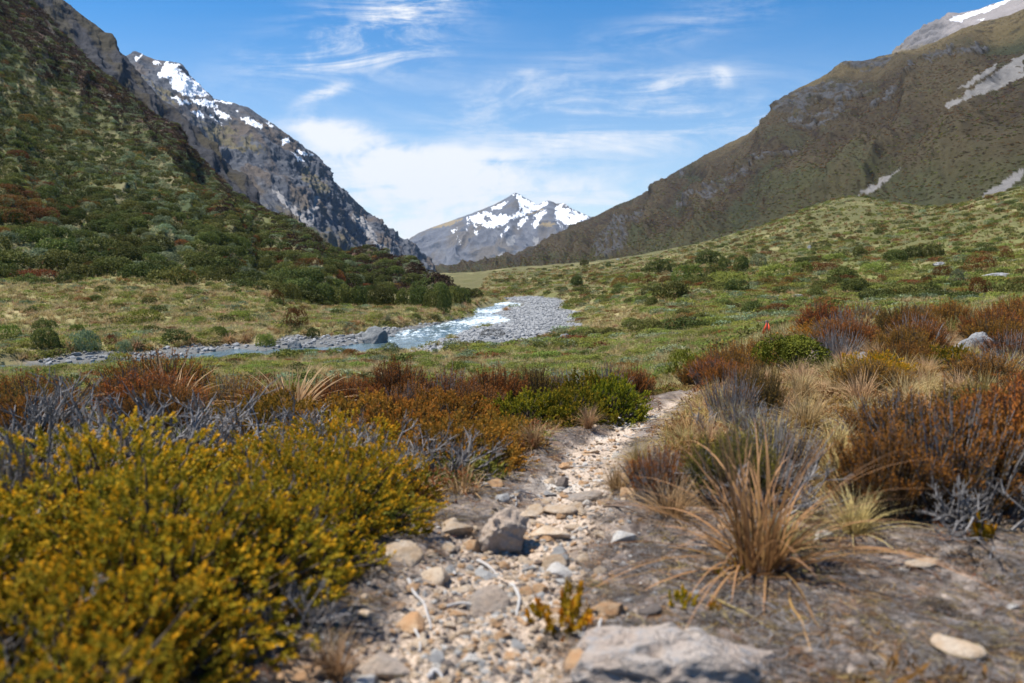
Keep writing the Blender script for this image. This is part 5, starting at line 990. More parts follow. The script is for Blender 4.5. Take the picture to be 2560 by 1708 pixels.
for k, (x, y, r, h, lb) in enumerate([
    (-.98, 1.62, .38, .40, 'yellow green shrub at the bottom left corner, nearest to the viewer'), (-1.00, 2.20, .46, .50, 'large yellow green shrub with golden shoot tips left of the stony path'), (-.76, 2.42, .27, .34, 'green centred yellow shrub with its edge over the stony path'),
    (-.72, 2.85, .36, .42, 'yellow green shrub in front of the grey dead twigs'), (-1.55, 1.95, .45, .50, 'golden tipped shrub at the left edge of the picture'), (-1.45, 2.75, .46, .50, 'golden tipped shrub right in front of the leaning dead branches'),
    (-.60, 3.30, .28, .30, 'small yellow green shrub where the path narrows'), (-1.95, 2.50, .42, .50, 'golden shrub at the left edge below the dead branches'), (-1.10, 3.40, .34, .38, 'yellow shrub tucked behind the large golden one'), (-.95, 1.95, .30, .40, 'dense yellow shrub between the corner one and the large golden one'), (-.92, 1.40, .28, .28, 'low yellow shrub cut by the bottom edge of the picture'),
    (-.86, 3.85, .36, .38, 'olive yellow shrub at the right end of the grey dead twigs')]):
    sb('y', YEL[k % 3], x, y, r * 1.03, h * .86, lb, GY, 'leafy_shrub')
for k, (x, y, r, h, lb) in enumerate([(-.30, 4.15, .34, .36, 'orange brown leafy shrub beside the bend of the path'), (-.62, 4.6, .36, .40, 'orange brown shrub behind the one at the path bend'), (-.10, 4.75, .27, .30, 'small rusty orange shrub nearest the path bend'), (-1.0, 5.0, .40, .42, 'broad orange brown shrub between dead twigs and rust heath'), (-1.6, 5.2, .38, .42, 'orange brown shrub behind the grey dead twigs'), (-.45, 5.5, .36, .36, 'orange shrub in front of the centre rust heath')]):
    sb('y', ORG[k % 2], x, y, r, h, lb, 'orange brown leafy shrubs near the path bend', 'leafy_shrub')
for k, (x, y, r, h, lb) in enumerate([(.08, 5.75, .34, .36, 'olive green leafy shrub at the left of the row above the path bend'), (.42, 5.85, .32, .36, 'olive green leafy shrub in the middle of the row above the path bend'), (.74, 6.1, .30, .38, 'yellowish leafy shrub at the right end of the row above the path bend'), (.68, 6.7, .34, .40, 'golden leafy shrub behind the row above the path bend'), (1.95, 9.2, .24, .44, 'bright green bush beside the far end of the path')]):
    if k == 4: q = gd(1572, 884); thing('leafy_shrub', lb, 'shrub', q, 1.0, (px2m(78, q[1]) / 2, px2m(78, q[1]) / 2, px2m(80, q[1])), None, mesh=bush(588, plant_mat('bright bush leaves', (.06, .085, .010), (.22, .25, .03), vary=0), 1800, .10, .95, 11)); continue
    sb('y', LIM[k % 2], x, y, r, h, lb, None, 'leafy_shrub')
# grey dead twigs
for k, (x, y, r, h, lb) in enumerate([(-1.55, 3.55, .55, .46, 'grey dead twiggy shrub behind the golden shrubs'), (-2.1, 3.3, .55, .50, 'grey dead twiggy shrub near the left edge'), (-1.05, 3.75, .45, .44, 'bare grey shrub with upright branches left of the orange shrubs'), (-.70, 3.55, .42, .36, 'bare grey branches leaning over the small yellow shrub'), (-2.6, 4.0, .55, .50, 'grey dead shrub under the rust heath on the left'), (-1.95, 4.3, .5, .45, 'tangle of grey dead branches under the rust heath'),
    (-1.66, 2.62, .26, .62, 'tall dark grey dead shrub at the left edge'), (-1.35, 4.3, .45, .42, 'thin grey dead twigs before the orange brown shrubs'), (-.40, 3.75, .35, .30, 'low bare grey twigs leaning towards the path')]):
    thing('dead_shrub', lb, 'dead shrub', V3(x, y, -.02), rz(), (r * 1.1, r * 1.1, h), 'grey dead shrubs left of the path', mesh=DED[k % 4])
# rust heath along the terrace edge
GH = 'rust heath along the edge of the terrace'
g = np.random.default_rng(71)
edge = [(-3.75, 8.3, .80, .75, 'big rounded rust heath mound rising above the heath band'), (-4.6, 7.2, .55, .48, 'rust heath in the band left of the big mound'), (-4.0, 6.6, .5, .42, 'rust heath below the big mound'), (-3.3, 6.9, .55, .48, 'rust heath right below the big mound'), (-4.2, 5.6, .5, .44, 'rust heath near the left edge of the band'), (-3.4, 5.5, .5, .40, 'rust heath above the grey dead twigs on the left'),
    (-2.7, 5.9, .5, .38, 'rust heath in the band above the dead tangle'), (-2.6, 7.2, .5, .40, 'rust heath between the big mound and the pale tussock'), (-2.0, 6.5, .45, .36, 'orange tinted heath left of the pale tussock'), (-1.4, 6.6, .42, .40, 'rust heath right of the pale tussock'), (-1.0, 7.0, .46, .50, 'deep rust heath left of centre in the band'), (-.55, 7.0, .42, .46, 'deep rust heath at the centre of the band'), (-.15, 7.1, .42, .48, 'tall rust heath just right of the band centre'),
    (.2, 7.4, .42, .48, 'rust heath above the olive row'), (.55, 7.7, .40, .44, 'thin rust heath right above the olive row'), (.95, 7.8, .36, .46, 'grey stemmed heath at the right end of the band'), (1.25, 8.3, .36, .36, 'rust heath beside the far end of the path'), (-5.2, 8.2, .6, .5, 'rust heath at the far left of the band'), (-1.7, 7.6, .5, .42, 'rust heath behind the pale tussock'), (-.8, 6.2, .4, .36, 'low orange rust heath before the band centre'), (-.3, 6.3, .38, .34, 'low rust heath left of the olive row'), (-3.0, 4.9, .42, .38, 'rust heath behind the left dead twigs'), (-2.3, 5.1, .4, .36, 'rust heath behind the dead tangle')]
for k, (x, y, r, h, lb) in enumerate(edge):
    P = HGR[k % 2] if 'grey stemmed' in lb or 'thin' in lb else (HTG[k % 2] if k in (5, 13) else HTH[k % 4]); sb('h', P, x, y, r, h, lb, GH)
# heath on the right
for k, (x, y, r, h, lb, P) in enumerate([(1.72, 3.05, .50, .52, 'big rust topped heath with dark twiggy base at the right edge', HTH[3]), (2.15, 3.25, .5, .52, 'rust heath cut by the right edge behind the big one', HTH[1]), (1.42, 2.98, .28, .36, 'small rust heath at the left foot of the big right heath', HTH[2]), (.88, 3.15, .26, .34, 'olive and grey heath behind the near tussock', HTG[0]), (1.15, 3.45, .32, .40, 'grey twiggy heath behind the near tussock', HGR[0]), (.62, 3.30, .20, .26, 'small red leaved heath left of the near tussock', HTH[3]),
    (1.45, 5.2, .26, .40, 'dark grey green heath on the right of the path bend', HGR[1]), (1.72, 5.5, .26, .46, 'upright olive heath on the right of the path bend', HTG[1]), (1.42, 4.75, .24, .26, 'low grey heath at the foot of the upright olive one', HGR[0]), (2.6, 3.9, .5, .46, 'rust heath behind the big right heath', HTH[2]), (2.1, 4.3, .4, .36, 'low rust heath in the dry grass behind the near tussock', HTH[3])]):
    sb('h', P, x, y, r, h, lb, 'heath right of the path')
thing('dead_shrub', 'tangle of bleached dead branches under the big right heath', 'dead shrub', V3(1.72, 2.82), 1.0, (.5, .4, .26), mesh=DED[1])
thing('dead_shrub', 'bleached twigs at the foot of the grey heath by the path bend', 'dead shrub', V3(1.32, 4.8), 2.0, (.32, .32, .24), mesh=DED[2])
thing('dead_shrub', 'grey twigs between the near tussock and the small red leaved heath', 'dead shrub', V3(.95, 2.98), 3.0, (.34, .34, .26), mesh=DED[3])
# knoll on the right
GK = 'heath on the knoll right of the path'
x0, y0, _ = gd(1840, 850); thing('leafy_shrub', 'large dark olive domed bush on the heath knoll', 'shrub', V3(x0, y0 + .4, -.03), .6, (px2m(205, y0) / 2, px2m(205, y0) / 2, px2m(104, y0)), None, mesh=bush(590, plant_mat('deep olive leaves', (.05, .056, .008), (.19, .165, .018), vary=0), 5200, .062, .85, 20, (.24, .42)))
kn = [(2.6, 9.6, .5, .42), (3.0, 10.6, .55, .46), (3.5, 11.6, .6, .48), (4.2, 12.4, .6, .5), (5.2, 12.2, .6, .5), (6.0, 11.8, .6, .48), (4.9, 10.0, .5, .38), (3.2, 9.7, .45, .36), (6.6, 10.8, .55, .42), (7.4, 12.2, .65, .5), (6.9, 14.0, .7, .55), (5.9, 14.2, .7, .55), (5.0, 14.6, .7, .55), (8.4, 13.4, .65, .5), (9.2, 14.4, .7, .5), (7.8, 15.2, .7, .5), (10.2, 15.2, .7, .5), (8.6, 11.2, .55, .45), (9.6, 12.4, .6, .45), (5.8, 9.2, .45, .34), (7.2, 9.4, .5, .36), (8.2, 9.8, .5, .4), (6.4, 8.0, .45, .30), (5.0, 8.2, .42, .30), (3.9, 9.2, .4, .32), (10.4, 13.4, .6, .42), (6.4, 16.2, .8, .6), (7.3, 16.6, .8, .55), (4.2, 13.6, .6, .45), (3.3, 12.6, .5, .4), (2.7, 11.2, .5, .36), (11.2, 16.5, .8, .5), (9.0, 16.6, .8, .5), (3.0, 6.6, .42, .30), (4.2, 7.0, .45, .32), (2.6, 7.5, .34, .28), (5.4, 6.6, .5, .34), (3.6, 5.2, .45, .34), (2.9, 4.9, .4, .30), (2.3, 9.0, .42, .36), (2.2, 8.0, .36, .3), (4.6, 11.2, .55, .42), (5.6, 10.9, .5, .42), (5.4, 13.2, .6, .48), (6.6, 13.0, .6, .48), (7.6, 10.6, .55, .42), (8.9, 10.6, .55, .42), (7.0, 8.6, .5, .36), (8.0, 8.4, .5, .36), (4.4, 8.9, .45, .34), (5.4, 7.6, .45, .32), (6.3, 7.2, .45, .32), (4.6, 6.0, .45, .32), (3.4, 8.0, .42, .32), (9.4, 13.4, .6, .5), (10.0, 11.4, .6, .45), (3.6, 14.0, .6, .5), (4.6, 15.4, .7, .5), (8.0, 14.4, .6, .5)]
for k, (x, y, r, h) in enumerate(kn):
    if (x / y - x0 / y0)**2 < .085**2 and y0 - 2.6 < y < y0 + 1.2: continue
    if abs(x / y - .3205) < .045 and y > 12.5: h *= .45
    h *= 1.3 if y > 9 else 1.1
    wh = 'on the crest of the knoll beside the trail marker' if y > 14 and x < 8 else ('on the knoll near the grey rock outcrop' if x > 5.5 and y > 9 else ('around the dark olive domed bush' if y > 9 else 'among the dry grass right of the path'))
    gr = k % 7 == 3; P = HTG[k % 2] if gr else (HGR[k % 2] if k % 6 == 5 else HTH[k % 4]); tone = 'olive' if gr else ('thin greyish' if k % 6 == 5 else 'rust brown')
    sb('h', P, x, y, r, h, f'{"wide" if r > .55 else "small"} {tone} heath {wh}', GK)
x, y, r, h = 6.3, 15.4, .85, .72; sb('y', ORG[0], x, y, .9, .6, 'olive yellow spreading shrub on the knoll crest right of the marker', None, 'leafy_shrub'); sb('y', LIM[0], 7.3, 15.0, .5, .62, 'olive bush at the right end of the knoll crest shrub', None, 'leafy_shrub')
for k, (dx, dy, r, h) in enumerate([(2000, 870, .35, .3), (2180, 850, .4, .36), (2290, 800, .4, .3)]):
    q = gd(dx, dy); sb('y', LIM[k % 2] if k else YEL[0], q[0], q[1], r, h, ['yellowish leafy shrub under the dark olive bush', 'olive leafy shrub right of the grey outcrop', 'olive leafy shrub near the right edge of the knoll'][k], None, 'leafy_shrub')
# tussocks
GT = 'dry tussocks right of the path'
thing('tussock', 'near reddish tussock with arching blades at the edge of the bare soil', 'tussock', V3(.80, 2.52, -.01), .5, (.50, .50, .50), mesh=TSR[0])
thing('tussock', 'pale dry tussock with drooping blades standing in the heath band', 'tussock', V3(-1.72, 6.15), 0.0, (.68, .68, .52), mesh=tussock(575, M_DRY, 90, 7, .7, .030, (.7, 1.25), .8, .10))
thing('tussock', 'pale dry tussock at the left of the heath band', 'tussock', V3(-2.75, 6.35), 1.0, (.6, .6, .50), mesh=tussock(576, M_DRY, 60, 7, .7, .028, (.7, 1.25), .8, .10))
g = np.random.default_rng(72); tp = []
n = 4000; x = g.uniform(1.0, 9.5, n); y = g.uniform(3.4, 14, n); px, py = proj(np.stack([x, y, ground_z(x, y)], 1))
okk = (px > 1500) & (px < 2420) & (d_line(x, y, PATH) > .36) & (y < 4 + 1.6 * x) & (g.uniform(size=n) < np.where(y > 8.5, .35, 1.0)) & (g.uniform(size=n) < .25 + .75 * ss(-.2, .3, fbm(x * .5, y * .5, 3, 3)))
x, y = x[okk], y[okk]; o_ = np.argsort(y); kept = []
for i in range(len(x)):
    if all((x[i] - x[j])**2 + (y[i] - y[j])**2 > (.20 + .012 * y[i])**2 for j in kept[-400:]): kept.append(i)
    if len(kept) > 330: break
for j, i in enumerate(sorted(kept, key=lambda q: y[q])[:270]):
    s_ = float(g.uniform(.20, .37)); pl = 'beside the path' if x[i] < 1.7 and y[i] < 7 else ('behind the near tussock' if y[i] < 5 else ('below the grey outcrop' if x[i] > 4 else 'below the dark olive domed bush'))
    rd = g.uniform() < .22
    thing('tussock', f'{"reddish" if rd else "straw coloured"} dry tussock {pl}, right of the path', 'tussock', V3(x[i], y[i], -.01), rz(), (s_ * 1.1, s_ * 1.1, s_ * float(g.uniform(.75, 1.05))), GT, mesh=(TSR[j % 2] if rd else TSD[j % 3]))
for lb, dx, dy, s_ in [('thin green grass tuft beside the path bend', 1225, 1030, .20), ('pale grass tuft between heath and the olive row', 1385, 930, .28), ('straw tuft where the path disappears', 1560, 885, .34), ('straw tuft beside the bright green bush', 1640, 880, .38), ('thin tuft on the bare soil beside the olive row', 1350, 985, .20), ('small straw tuft at the path edge below the bend', 1470, 1080, .2), ('brown grass tuft at the bottom edge beside the big yellow shrub', 770, 1560, .15)]:
    q = gd(dx, dy); thing('grass_tuft', lb, 'grass tuft', q, rz(), s_, mesh=pick(TSD[:2] + [P_TUSSM[3]]))
for lb, x, y, s_ in [('straw tussock behind the near reddish tussock', .62, 3.02, .30), ('straw tussock between the near tussock and the big right heath', 1.22, 2.78, .30), ('small dry tussock right behind the near reddish tussock', .95, 2.72, .26), ('dry tussock at the left foot of the grey twiggy heath', .48, 3.55, .26), ('low dry tussock on the right side of the narrow path', .66, 4.0, .24), ('straw tussock spilling over the right path edge near the bend', 1.0, 4.5, .26)]:
    thing('tussock', lb, 'tussock', V3(x, y, -.01), rz(), (s_ * .95, s_ * .95, s_ * .66), 'dry tussocks close to the near tussock', mesh=TSD[int(rng.integers(3))])
# little plants on the bare soil
SEED = [sprig_bush(600 + i, plant_mat('orange seedling leaves', (.24, .21, .012), (.50, .36, .016), (.62, .35, .018), transl=.3, vary=.1), 24, .9, .17, .62, 26, .25, .8) for i in range(2)]
for lb, dx, dy, w, h, k in [('orange yellow seedling among stones on the path', 1295, 1450, 150, 115, 0), ('small orange seedling on the bare soil right of the path', 1565, 1390, 70, 45, 1), ('tiny orange plant on the soil beside the near tussock', 1690, 1310, 60, 30, 0), ('tiny orange plant left of the near tussock', 1655, 1320, 25, 22, 1), ('tiny orange sprout under the small orange seedling', 1640, 1400, 30, 30, 1), ('small rust seedling at the foot of the big right heath', 2255, 1240, 60, 70, 0)]:
    q = gd(dx, dy); r = px2m(w, q[1]) / 2; thing('seedling', lb, 'seedling', q + np.array([0, r * .3, -.005]), rz(), (r, r, px2m(h, q[1]) / .95), None, [('foliage', SEED[k][0]), ('branches', SEED[k][1])])
for lb, dx, dy, r in [('dark dead cushion plant under the orange seedling', 1275, 1485, .06), ('dark brown dead cushion beside a pale path stone', 1372, 1232, .055), ('dry brown cushion on the soil at the right', 2150, 1400, .05)]:
    q = gd(dx, dy); thing('dead_cushion', lb, 'dead plant', q, rz(), (r, r, r * .7), mesh=bush(610, M_BARK, 500, .16, .7, 9, stems=0, aspect=.3))

# ------------------------------------------------------------------ stones on the path
STN = {}
def stone_me(kind, i):
    if (kind, i) not in STN: STN[(kind, i)] = rock_mesh(700 + i * 7 + hash(kind[0]) % 1, 4, 12 + i % 4, .07, [(1, .72, .34), (1, .8, .42), (1, .62, .30), (1, .85, .6)][i % 4], kind[1], 'stone', cut=(.42, .82))
    return STN[(kind, i)]
TAN, ORN, GRY, WHT, BRN, MOT = ('tan', S_TAN), ('orange', S_ORG), ('grey', S_GRY), ('white', S_WHT), ('brown', S_BRN), ('mot', S_MOT)
def stone(lb, kind, dx, dy, w, h, i, mesh=None, flat=None, rot=None):
    q = gd(dx, dy + h * .45); r = px2m(w, q[1]) / 2; me = mesh or stone_me(kind, i); hh = px2m(h, q[1]) * ((.9 if 'pointed' in lb[:26] else .55) if flat is None else flat)
    if lb.startswith('large grey brown'): me = rock_mesh(793, 5, 9, .22, (1, .8, .72), S_MOT, 'stone', .16); hh *= .95
    zs = max(v.co.z for v in me.vertices)
    return thing('stone', lb, 'stone', q + np.array([0, r * .35, 0]), rot if rot is not None else float(rng.uniform(-.5, .5)), (r, r * 1.05, hh / zs), 'stones on the path', mesh=me, tilt=(float(rng.normal() * .08), float(rng.normal() * .08)))
for s_ in [('large grey brown pointed rock jutting from the path', MOT, 1150, 1215, 135, 120, 3), ('tan stone with dark underside at the shrub edge of the path', TAN, 915, 1255, 105, 60, 1), ('smooth pale orange stone left on the path', TAN, 995, 1312, 80, 52, 1), ('big grey tan rounded stone in the middle of the path', MOT, 1117, 1360, 105, 84, 1), ('tan stone beside the big yellow shrub', TAN, 835, 1405, 56, 48, 3),
    ('flat tan and grey stone left of the pointed rock', TAN, 1040, 1205, 90, 46, 0), ('orange stone touching the pointed rock', ORN, 1083, 1243, 46, 40, 3), ('small tan stone below the orange one by the pointed rock', TAN, 1027, 1251, 36, 26, 1), ('smooth tan stone right of the pointed rock', TAN, 1270, 1280, 64, 40, 1), ('flat blue grey stone below the pointed rock', GRY, 1213, 1300, 46, 30, 0), ('wide flat tan slab right of the pointed rock', TAN, 1258, 1218, 130, 50, 0),
    ('wide low grey tan slab across the path', MOT, 1345, 1135, 100, 30, 2), ('flat orange tan slab below the grey tan slab', TAN, 1290, 1166, 90, 34, 2), ('pale grey angular stone on the soil right of the path', WHT, 1428, 1224, 66, 46, 0), ('orange pebble left of the orange seedling', ORN, 1205, 1350, 38, 32, 1), ('orange stone above the orange seedling', ORN, 1240, 1344, 46, 36, 3), ('dark brown pointed stone on the narrow path', BRN, 1290, 1105, 30, 26, 3), ('reddish tan block at the shrub edge of the path', ORN, 1136, 1104, 46, 28, 1), ('pale stone left of the reddish tan block', WHT, 1112, 1108, 28, 22, 0),
    ('small orange stone under the orange brown shrub', ORN, 1065, 1126, 20, 16, 1), ('flat grey stone on the narrow path', GRY, 1257, 1131, 42, 18, 0), ('small reddish stone up the path near the bend', ORN, 1405, 1008, 18, 12, 3), ('small tan stone beside the reddish one near the bend', TAN, 1376, 1016, 20, 9, 0), ('tan stone on the pale part of the path', TAN, 1363, 1034, 30, 16, 0), ('small tan stone left on the pale part of the path', TAN, 1275, 1052, 18, 14, 1), ('brownish tan boulder at the bottom edge beside the yellow shrub', MOT, 872, 1520, 165, 95, 0),
    ('white stone near the bottom of the path', WHT, 1080, 1507, 62, 42, 0), ('pale grey stone near the bottom of the path', GRY, 1000, 1500, 42, 36, 1), ('tan stone near the bottom left of the path', TAN, 965, 1470, 42, 30, 1), ('grey white stone beside the near tussock', WHT, 1890, 1222, 52, 42, 0), ('flat tan stone on the soil right of the near tussock', TAN, 2125, 1288, 84, 34, 2), ('small white stone left of the flat tan stone on the soil', WHT, 2072, 1306, 34, 20, 0), ('long tan stone half buried in the soil at the right', TAN, 2215, 1480, 130, 52, 2), ('small pale stone near the right edge of the soil', WHT, 2328, 1390, 32, 18, 0),
    ('pale tan stone between the pointed rock and the yellow shrub', TAN, 905, 1180, 34, 22, 0), ('tan stone on the soil right of the path edge', TAN, 1375, 1305, 34, 28, 1), ('grey tan stone left of the white stick', TAN, 890, 1358, 44, 22, 0), ('orange stone below the rounded middle stone', ORN, 1150, 1455, 48, 30, 0), ('tan stone right of the white stick', TAN, 1030, 1430, 44, 26, 0), ('orange stone on the lower path', ORN, 935, 1415, 36, 26, 1), ('small orange stone on soil behind the near tussock', ORN, 1660, 1205, 28, 18, 3), ('dark grey split stone behind the big mottled rock', BRN, 1495, 1398, 66, 26, 2), ('tan stone at the lower right of the path', TAN, 1270, 1420, 40, 30, 1), ('flat tan slab left of the tan stone beside the bend', TAN, 1205, 1180, 50, 20, 0), ('low dark stone at the path edge beside the grey tan slab', BRN, 1420, 1150, 30, 12, 0)]:
    stone(*s_)
# the big mottled rock at the bottom right
def big_rock():
    V, F = ico(6); V = V.copy(); g = np.random.default_rng(81)
    for n, d in [((0, 0, 1), .42), ((-.35, .2, 1), .48), ((.45, .1, .9), .48), ((.2, -1, .25), .62), ((-.6, -1, .2), .7), ((-1, .2, .2), .8), ((1, -.3, .25), .82), ((.3, 1, .3), .6)]:
        n = unit(np.array(n, float)); s = V @ n - d; V -= np.where(s > 0, s, 0)[:, None] * n * .95
    x, y, z = V.T; V = V * (1 + .13 * fbm(x * 1.9, y * 1.9, z * 1.9, 6))[:, None]; x, y, z = V.T
    cr = d_line(x + .12 * fbm(y * 3, z * 3, 2, 3), y + .1 * fbm(x * 3, z * 3, 5, 3), [(-.15, -1), (-.1, -.2), (.25, .2), (.2, 1)]); cr2 = d_line(x + .1 * fbm(y * 3, z * 3, 7, 3), y, [(-1, -.35), (-.45, -.3), (-.1, -.25)]); cr3 = d_line(x, y + .1 * fbm(x * 3, z, 8, 3), [(.25, .1), (.6, -.1), (1, -.15)])
    V[:, 2] -= .15 * np.exp(-(cr / .06)**2) + .17 * np.exp(-(cr2 / .06)**2) + .10 * np.exp(-(cr3 / .05)**2) - .03 * fbm(x * 6, y * 6, z * 6, 4); V[:, 2] -= .16 * ss(.2, 1.0, V[:, 0]); V *= np.array([1, .62, .62]); V[:, 2] -= V[:, 2].min() * .45
    return mesh_np('rock', V, F, S_BIG)
q = gd(1540, 1560); thing('rock', 'big low rock mottled pinkish tan and blue grey at the bottom right', 'rock', q + np.array([0, .04, -.03]), .05, (.262, .28, .175), mesh=big_rock())
q = gd(1950, 812); thing('rock', 'pale grey outcrop rock in the heath on the right knoll', 'rock', np.array([5.05, 10.2, float(ground_z(5.05, 10.2)) - .05]), .4, (.32, .26, .40), mesh=rock_mesh(451, 5, 10, .2, (1, .8, .7), S_LICH, 'rock', .2))
thing('rock', 'dark grey small rock left of the pale outcrop', 'rock', np.array([4.65, 10.5, float(ground_z(4.65, 10.5))]), 1.4, (.2, .15, .2), mesh=LR[2]); thing('rock', 'grey rock at the right edge of the knoll', 'rock', np.array([6.2, 10.6, float(ground_z(6.2, 10.6))]), 2.4, (.26, .2, .3), mesh=LR[1])
# stones by chance
g = np.random.default_rng(82); n = 1100; y = 1.55 + 3.2 * g.uniform(size=n)**1.7; t_ = g.normal(size=n) * .62; ip = np.argmin(np.abs(PATH[:, 1][None] - y[:, None]), 1); x = PATH[ip, 0] + t_ * path_half(y); kept = []
for i in range(n):
    if len(kept) >= 255: break
    r = float(.012 + .048 * g.uniform()**2.2) * (1 if y[i] < 3.3 else .8)
    if abs(t_[i]) > 1.3 or any((x[i] - x[j])**2 + (y[i] - y[j])**2 < (1.0 * (r + rj))**2 for j, rj in kept): continue
    kept.append((i, r)); kd = [TAN, TAN, ORN, ORN, GRY, WHT, TAN][int(g.integers(7))]; wh = 'near the bottom of the path' if y[i] < 2.1 else ('around the pointed rock on the path' if y[i] < 2.9 else 'on the narrow part of the path')
    me = stone_me(kd, int(g.integers(4))); thing('stone', f'small {dict(tan="tan", orange="orange", grey="grey", white="whitish")[kd[0]]} stone lying {wh}', 'stone', V3(x[i], y[i], 0), rz(), (r, r, r * float(g.uniform(.7, 1.2))), 'small stones on the path', mesh=me)
PEB = [rock_mesh(760 + i, 2, 6, .1, (1, .75, .5), m, 'pebble') for i, m in enumerate((S_TAN, S_ORG, S_GRY, S_WHT, S_TAN, S_BRN))]
n = 16000; y = 1.3 + 5.5 * g.uniform(size=n)**1.8; ip = np.argmin(np.abs(PATH[:, 1][None] - y[:, None]), 1); t_ = g.normal(size=n) * .75; kq = (y < 3.1) | (g.uniform(size=n) < .32); y, ip, t_ = y[kq], ip[kq], t_[kq]; n = len(y); x = PATH[ip, 0] + t_ * path_half(y); s_ = .003 + .014 * g.uniform(size=n)**3
scatter('path_gravel', PEB, np.stack([x, y, ground_z(x, y)], 1), g.uniform(0, 6.28, n), s_, g.integers(0, 6, n), tilt=g.normal(size=(n, 2)) * .3, label='tan and grey pebbles strewn on the path', category='gravel')
# litter of twigs and needles
def twig(seed, mat, crook=.10, r=.03):
    g2 = np.random.default_rng(seed); b = Buf(); pth = np.zeros((1, 7, 3)); pth[0, :, 0] = np.linspace(-1, 1, 7); pth[0, :, 1:] = np.cumsum(g2.normal(size=(7, 2)) * crook, 0) * np.array([1, .35]); pth[0, :, 2] = np.abs(pth[0, :, 2]); tubes(b, pth, r * np.array([1, .95, .9, .8, .7, .55, .3]), 5, .6, 0); return b.mesh('twig', [mat])
TW = [twig(800 + i, m, .10, .030) for i, m in enumerate((M_TWIG, M_BARK, M_BARK, M_DRY, M_TWIG, M_RUST))]
n = 70000; y = 1.2 + 7.0 * g.uniform(size=n)**1.9; x = g.uniform(-.9, .95, n) * y; bm = bare_mask(x, y); k = g.uniform(size=n) < .15 + .85 * bm; x, y = x[k], y[k]; dp = d_line(x, y, PATH) / path_half(y); k = g.uniform(size=len(x)) < .18 + .82 * ss(.5, 1.2, dp); x, y = x[k], y[k]; n = len(x)
scatter('litter', TW, np.stack([x, y, ground_z(x, y) + .003], 1), g.uniform(0, 6.28, n), .007 + .034 * g.uniform(size=n)**2.2, g.integers(0, 6, n), tilt=np.stack([0 * x, g.normal(size=n) * .18], 1), label='fine dead twigs and needles littering the bare soil', category='litter')
# grey thatch of dead stems lying on the soil
def thatch(seed, mats, n=46):
    g2 = np.random.default_rng(seed); b = Buf(); c = g2.normal(size=(n, 3)) * np.array([.5, .5, .0]); a = g2.uniform(0, 6.28, n) ; L_ = g2.uniform(.25, .8, n); t = np.linspace(-1, 1, 5)[None, :, None]; d = np.stack([np.cos(a), np.sin(a), 0 * a], 1)
    pth = c[:, None] + d[:, None] * L_[:, None, None] * t + g2.normal(size=(n, 5, 3)) * np.array([.05, .05, 0]); pth[..., 2] = np.abs(g2.normal(size=(n, 1)) * .04) + .05 * (1 - t[..., 0]**2) * g2.uniform(0, 1, (n, 1)); tubes(b, pth, g2.uniform(.010, .022, (n, 1)) * np.array([[.6, 1, 1, .8, .3]]), 3, g2.uniform(0, 1, n), 0)
    b.M = [g2.integers(0, len(mats), n).repeat(12)]; return b.mesh('thatch', mats)
n = 5200; y = 1.25 + 6.0 * g.uniform(size=n)**1.7; x = g.uniform(-.6, .9, n) * y; k = (bare_mask(x, y) > .3) & (d_line(x, y, PATH) / path_half(y) > 1.05 - .3 * g.uniform(size=n)) & (x > PATH[np.argmin(np.abs(PATH[:, 1][None] - y[:, None]), 1), 0] - .55); x, y = x[k], y[k]; n = len(x); s_ = g.uniform(.035, .085, n)
scatter('dead_thatch', [thatch(830, [M_TWIG, M_BARK, M_DRY]), thatch(831, [M_BARK, M_BARK, M_TWIG]), thatch(832, [M_DRY, M_BARK, M_RUST])], np.stack([x, y, ground_z(x, y)], 1), g.uniform(0, 6.28, n), np.stack([s_, s_, s_ * .6], 1), g.integers(0, 3, n), label='flattened grey and brown dead stems matted over the bare soil', category='litter')
# low dry matting and moss at the soil edges
n = 5200; y = 1.5 + 8.5 * g.uniform(size=n)**1.3; x = g.uniform(-.85, .95, n) * y; bm = bare_mask(x, y); k = (bm < .35) | ((g.uniform(size=n) < .004) & (d_line(x, y, PATH) > .45)); x, y = x[k], y[k]; n = len(x); u_ = g.uniform(size=n); right = x > PATH[np.argmin(np.abs(PATH[:, 1][None] - y[:, None]), 1), 0]
pid = np.where(right, np.where(u_ < .75, g.integers(0, 2, n), 2), np.where(u_ < .3, 2, np.where(u_ < .7, 3, 0)))
scatter('matted_grass', [tussock(820, M_DRY, 60, 3, .9, .03, (.5, 1.1), 1.0, .3), tussock(821, M_REDT, 50, 3, .9, .03, (.5, 1.1), 1.0, .3), bush(822, M_RUST, 260, .16, .45, 9, stems=0, aspect=.3), bush(823, M_OLIVE, 260, .14, .45, 9, stems=0)], np.stack([x, y, ground_z(x, y) - .005], 1), g.uniform(0, 6.28, n), g.uniform(.08, .20, n), pid, label='matted dry grass and low heath between the shrubs', category='grass')
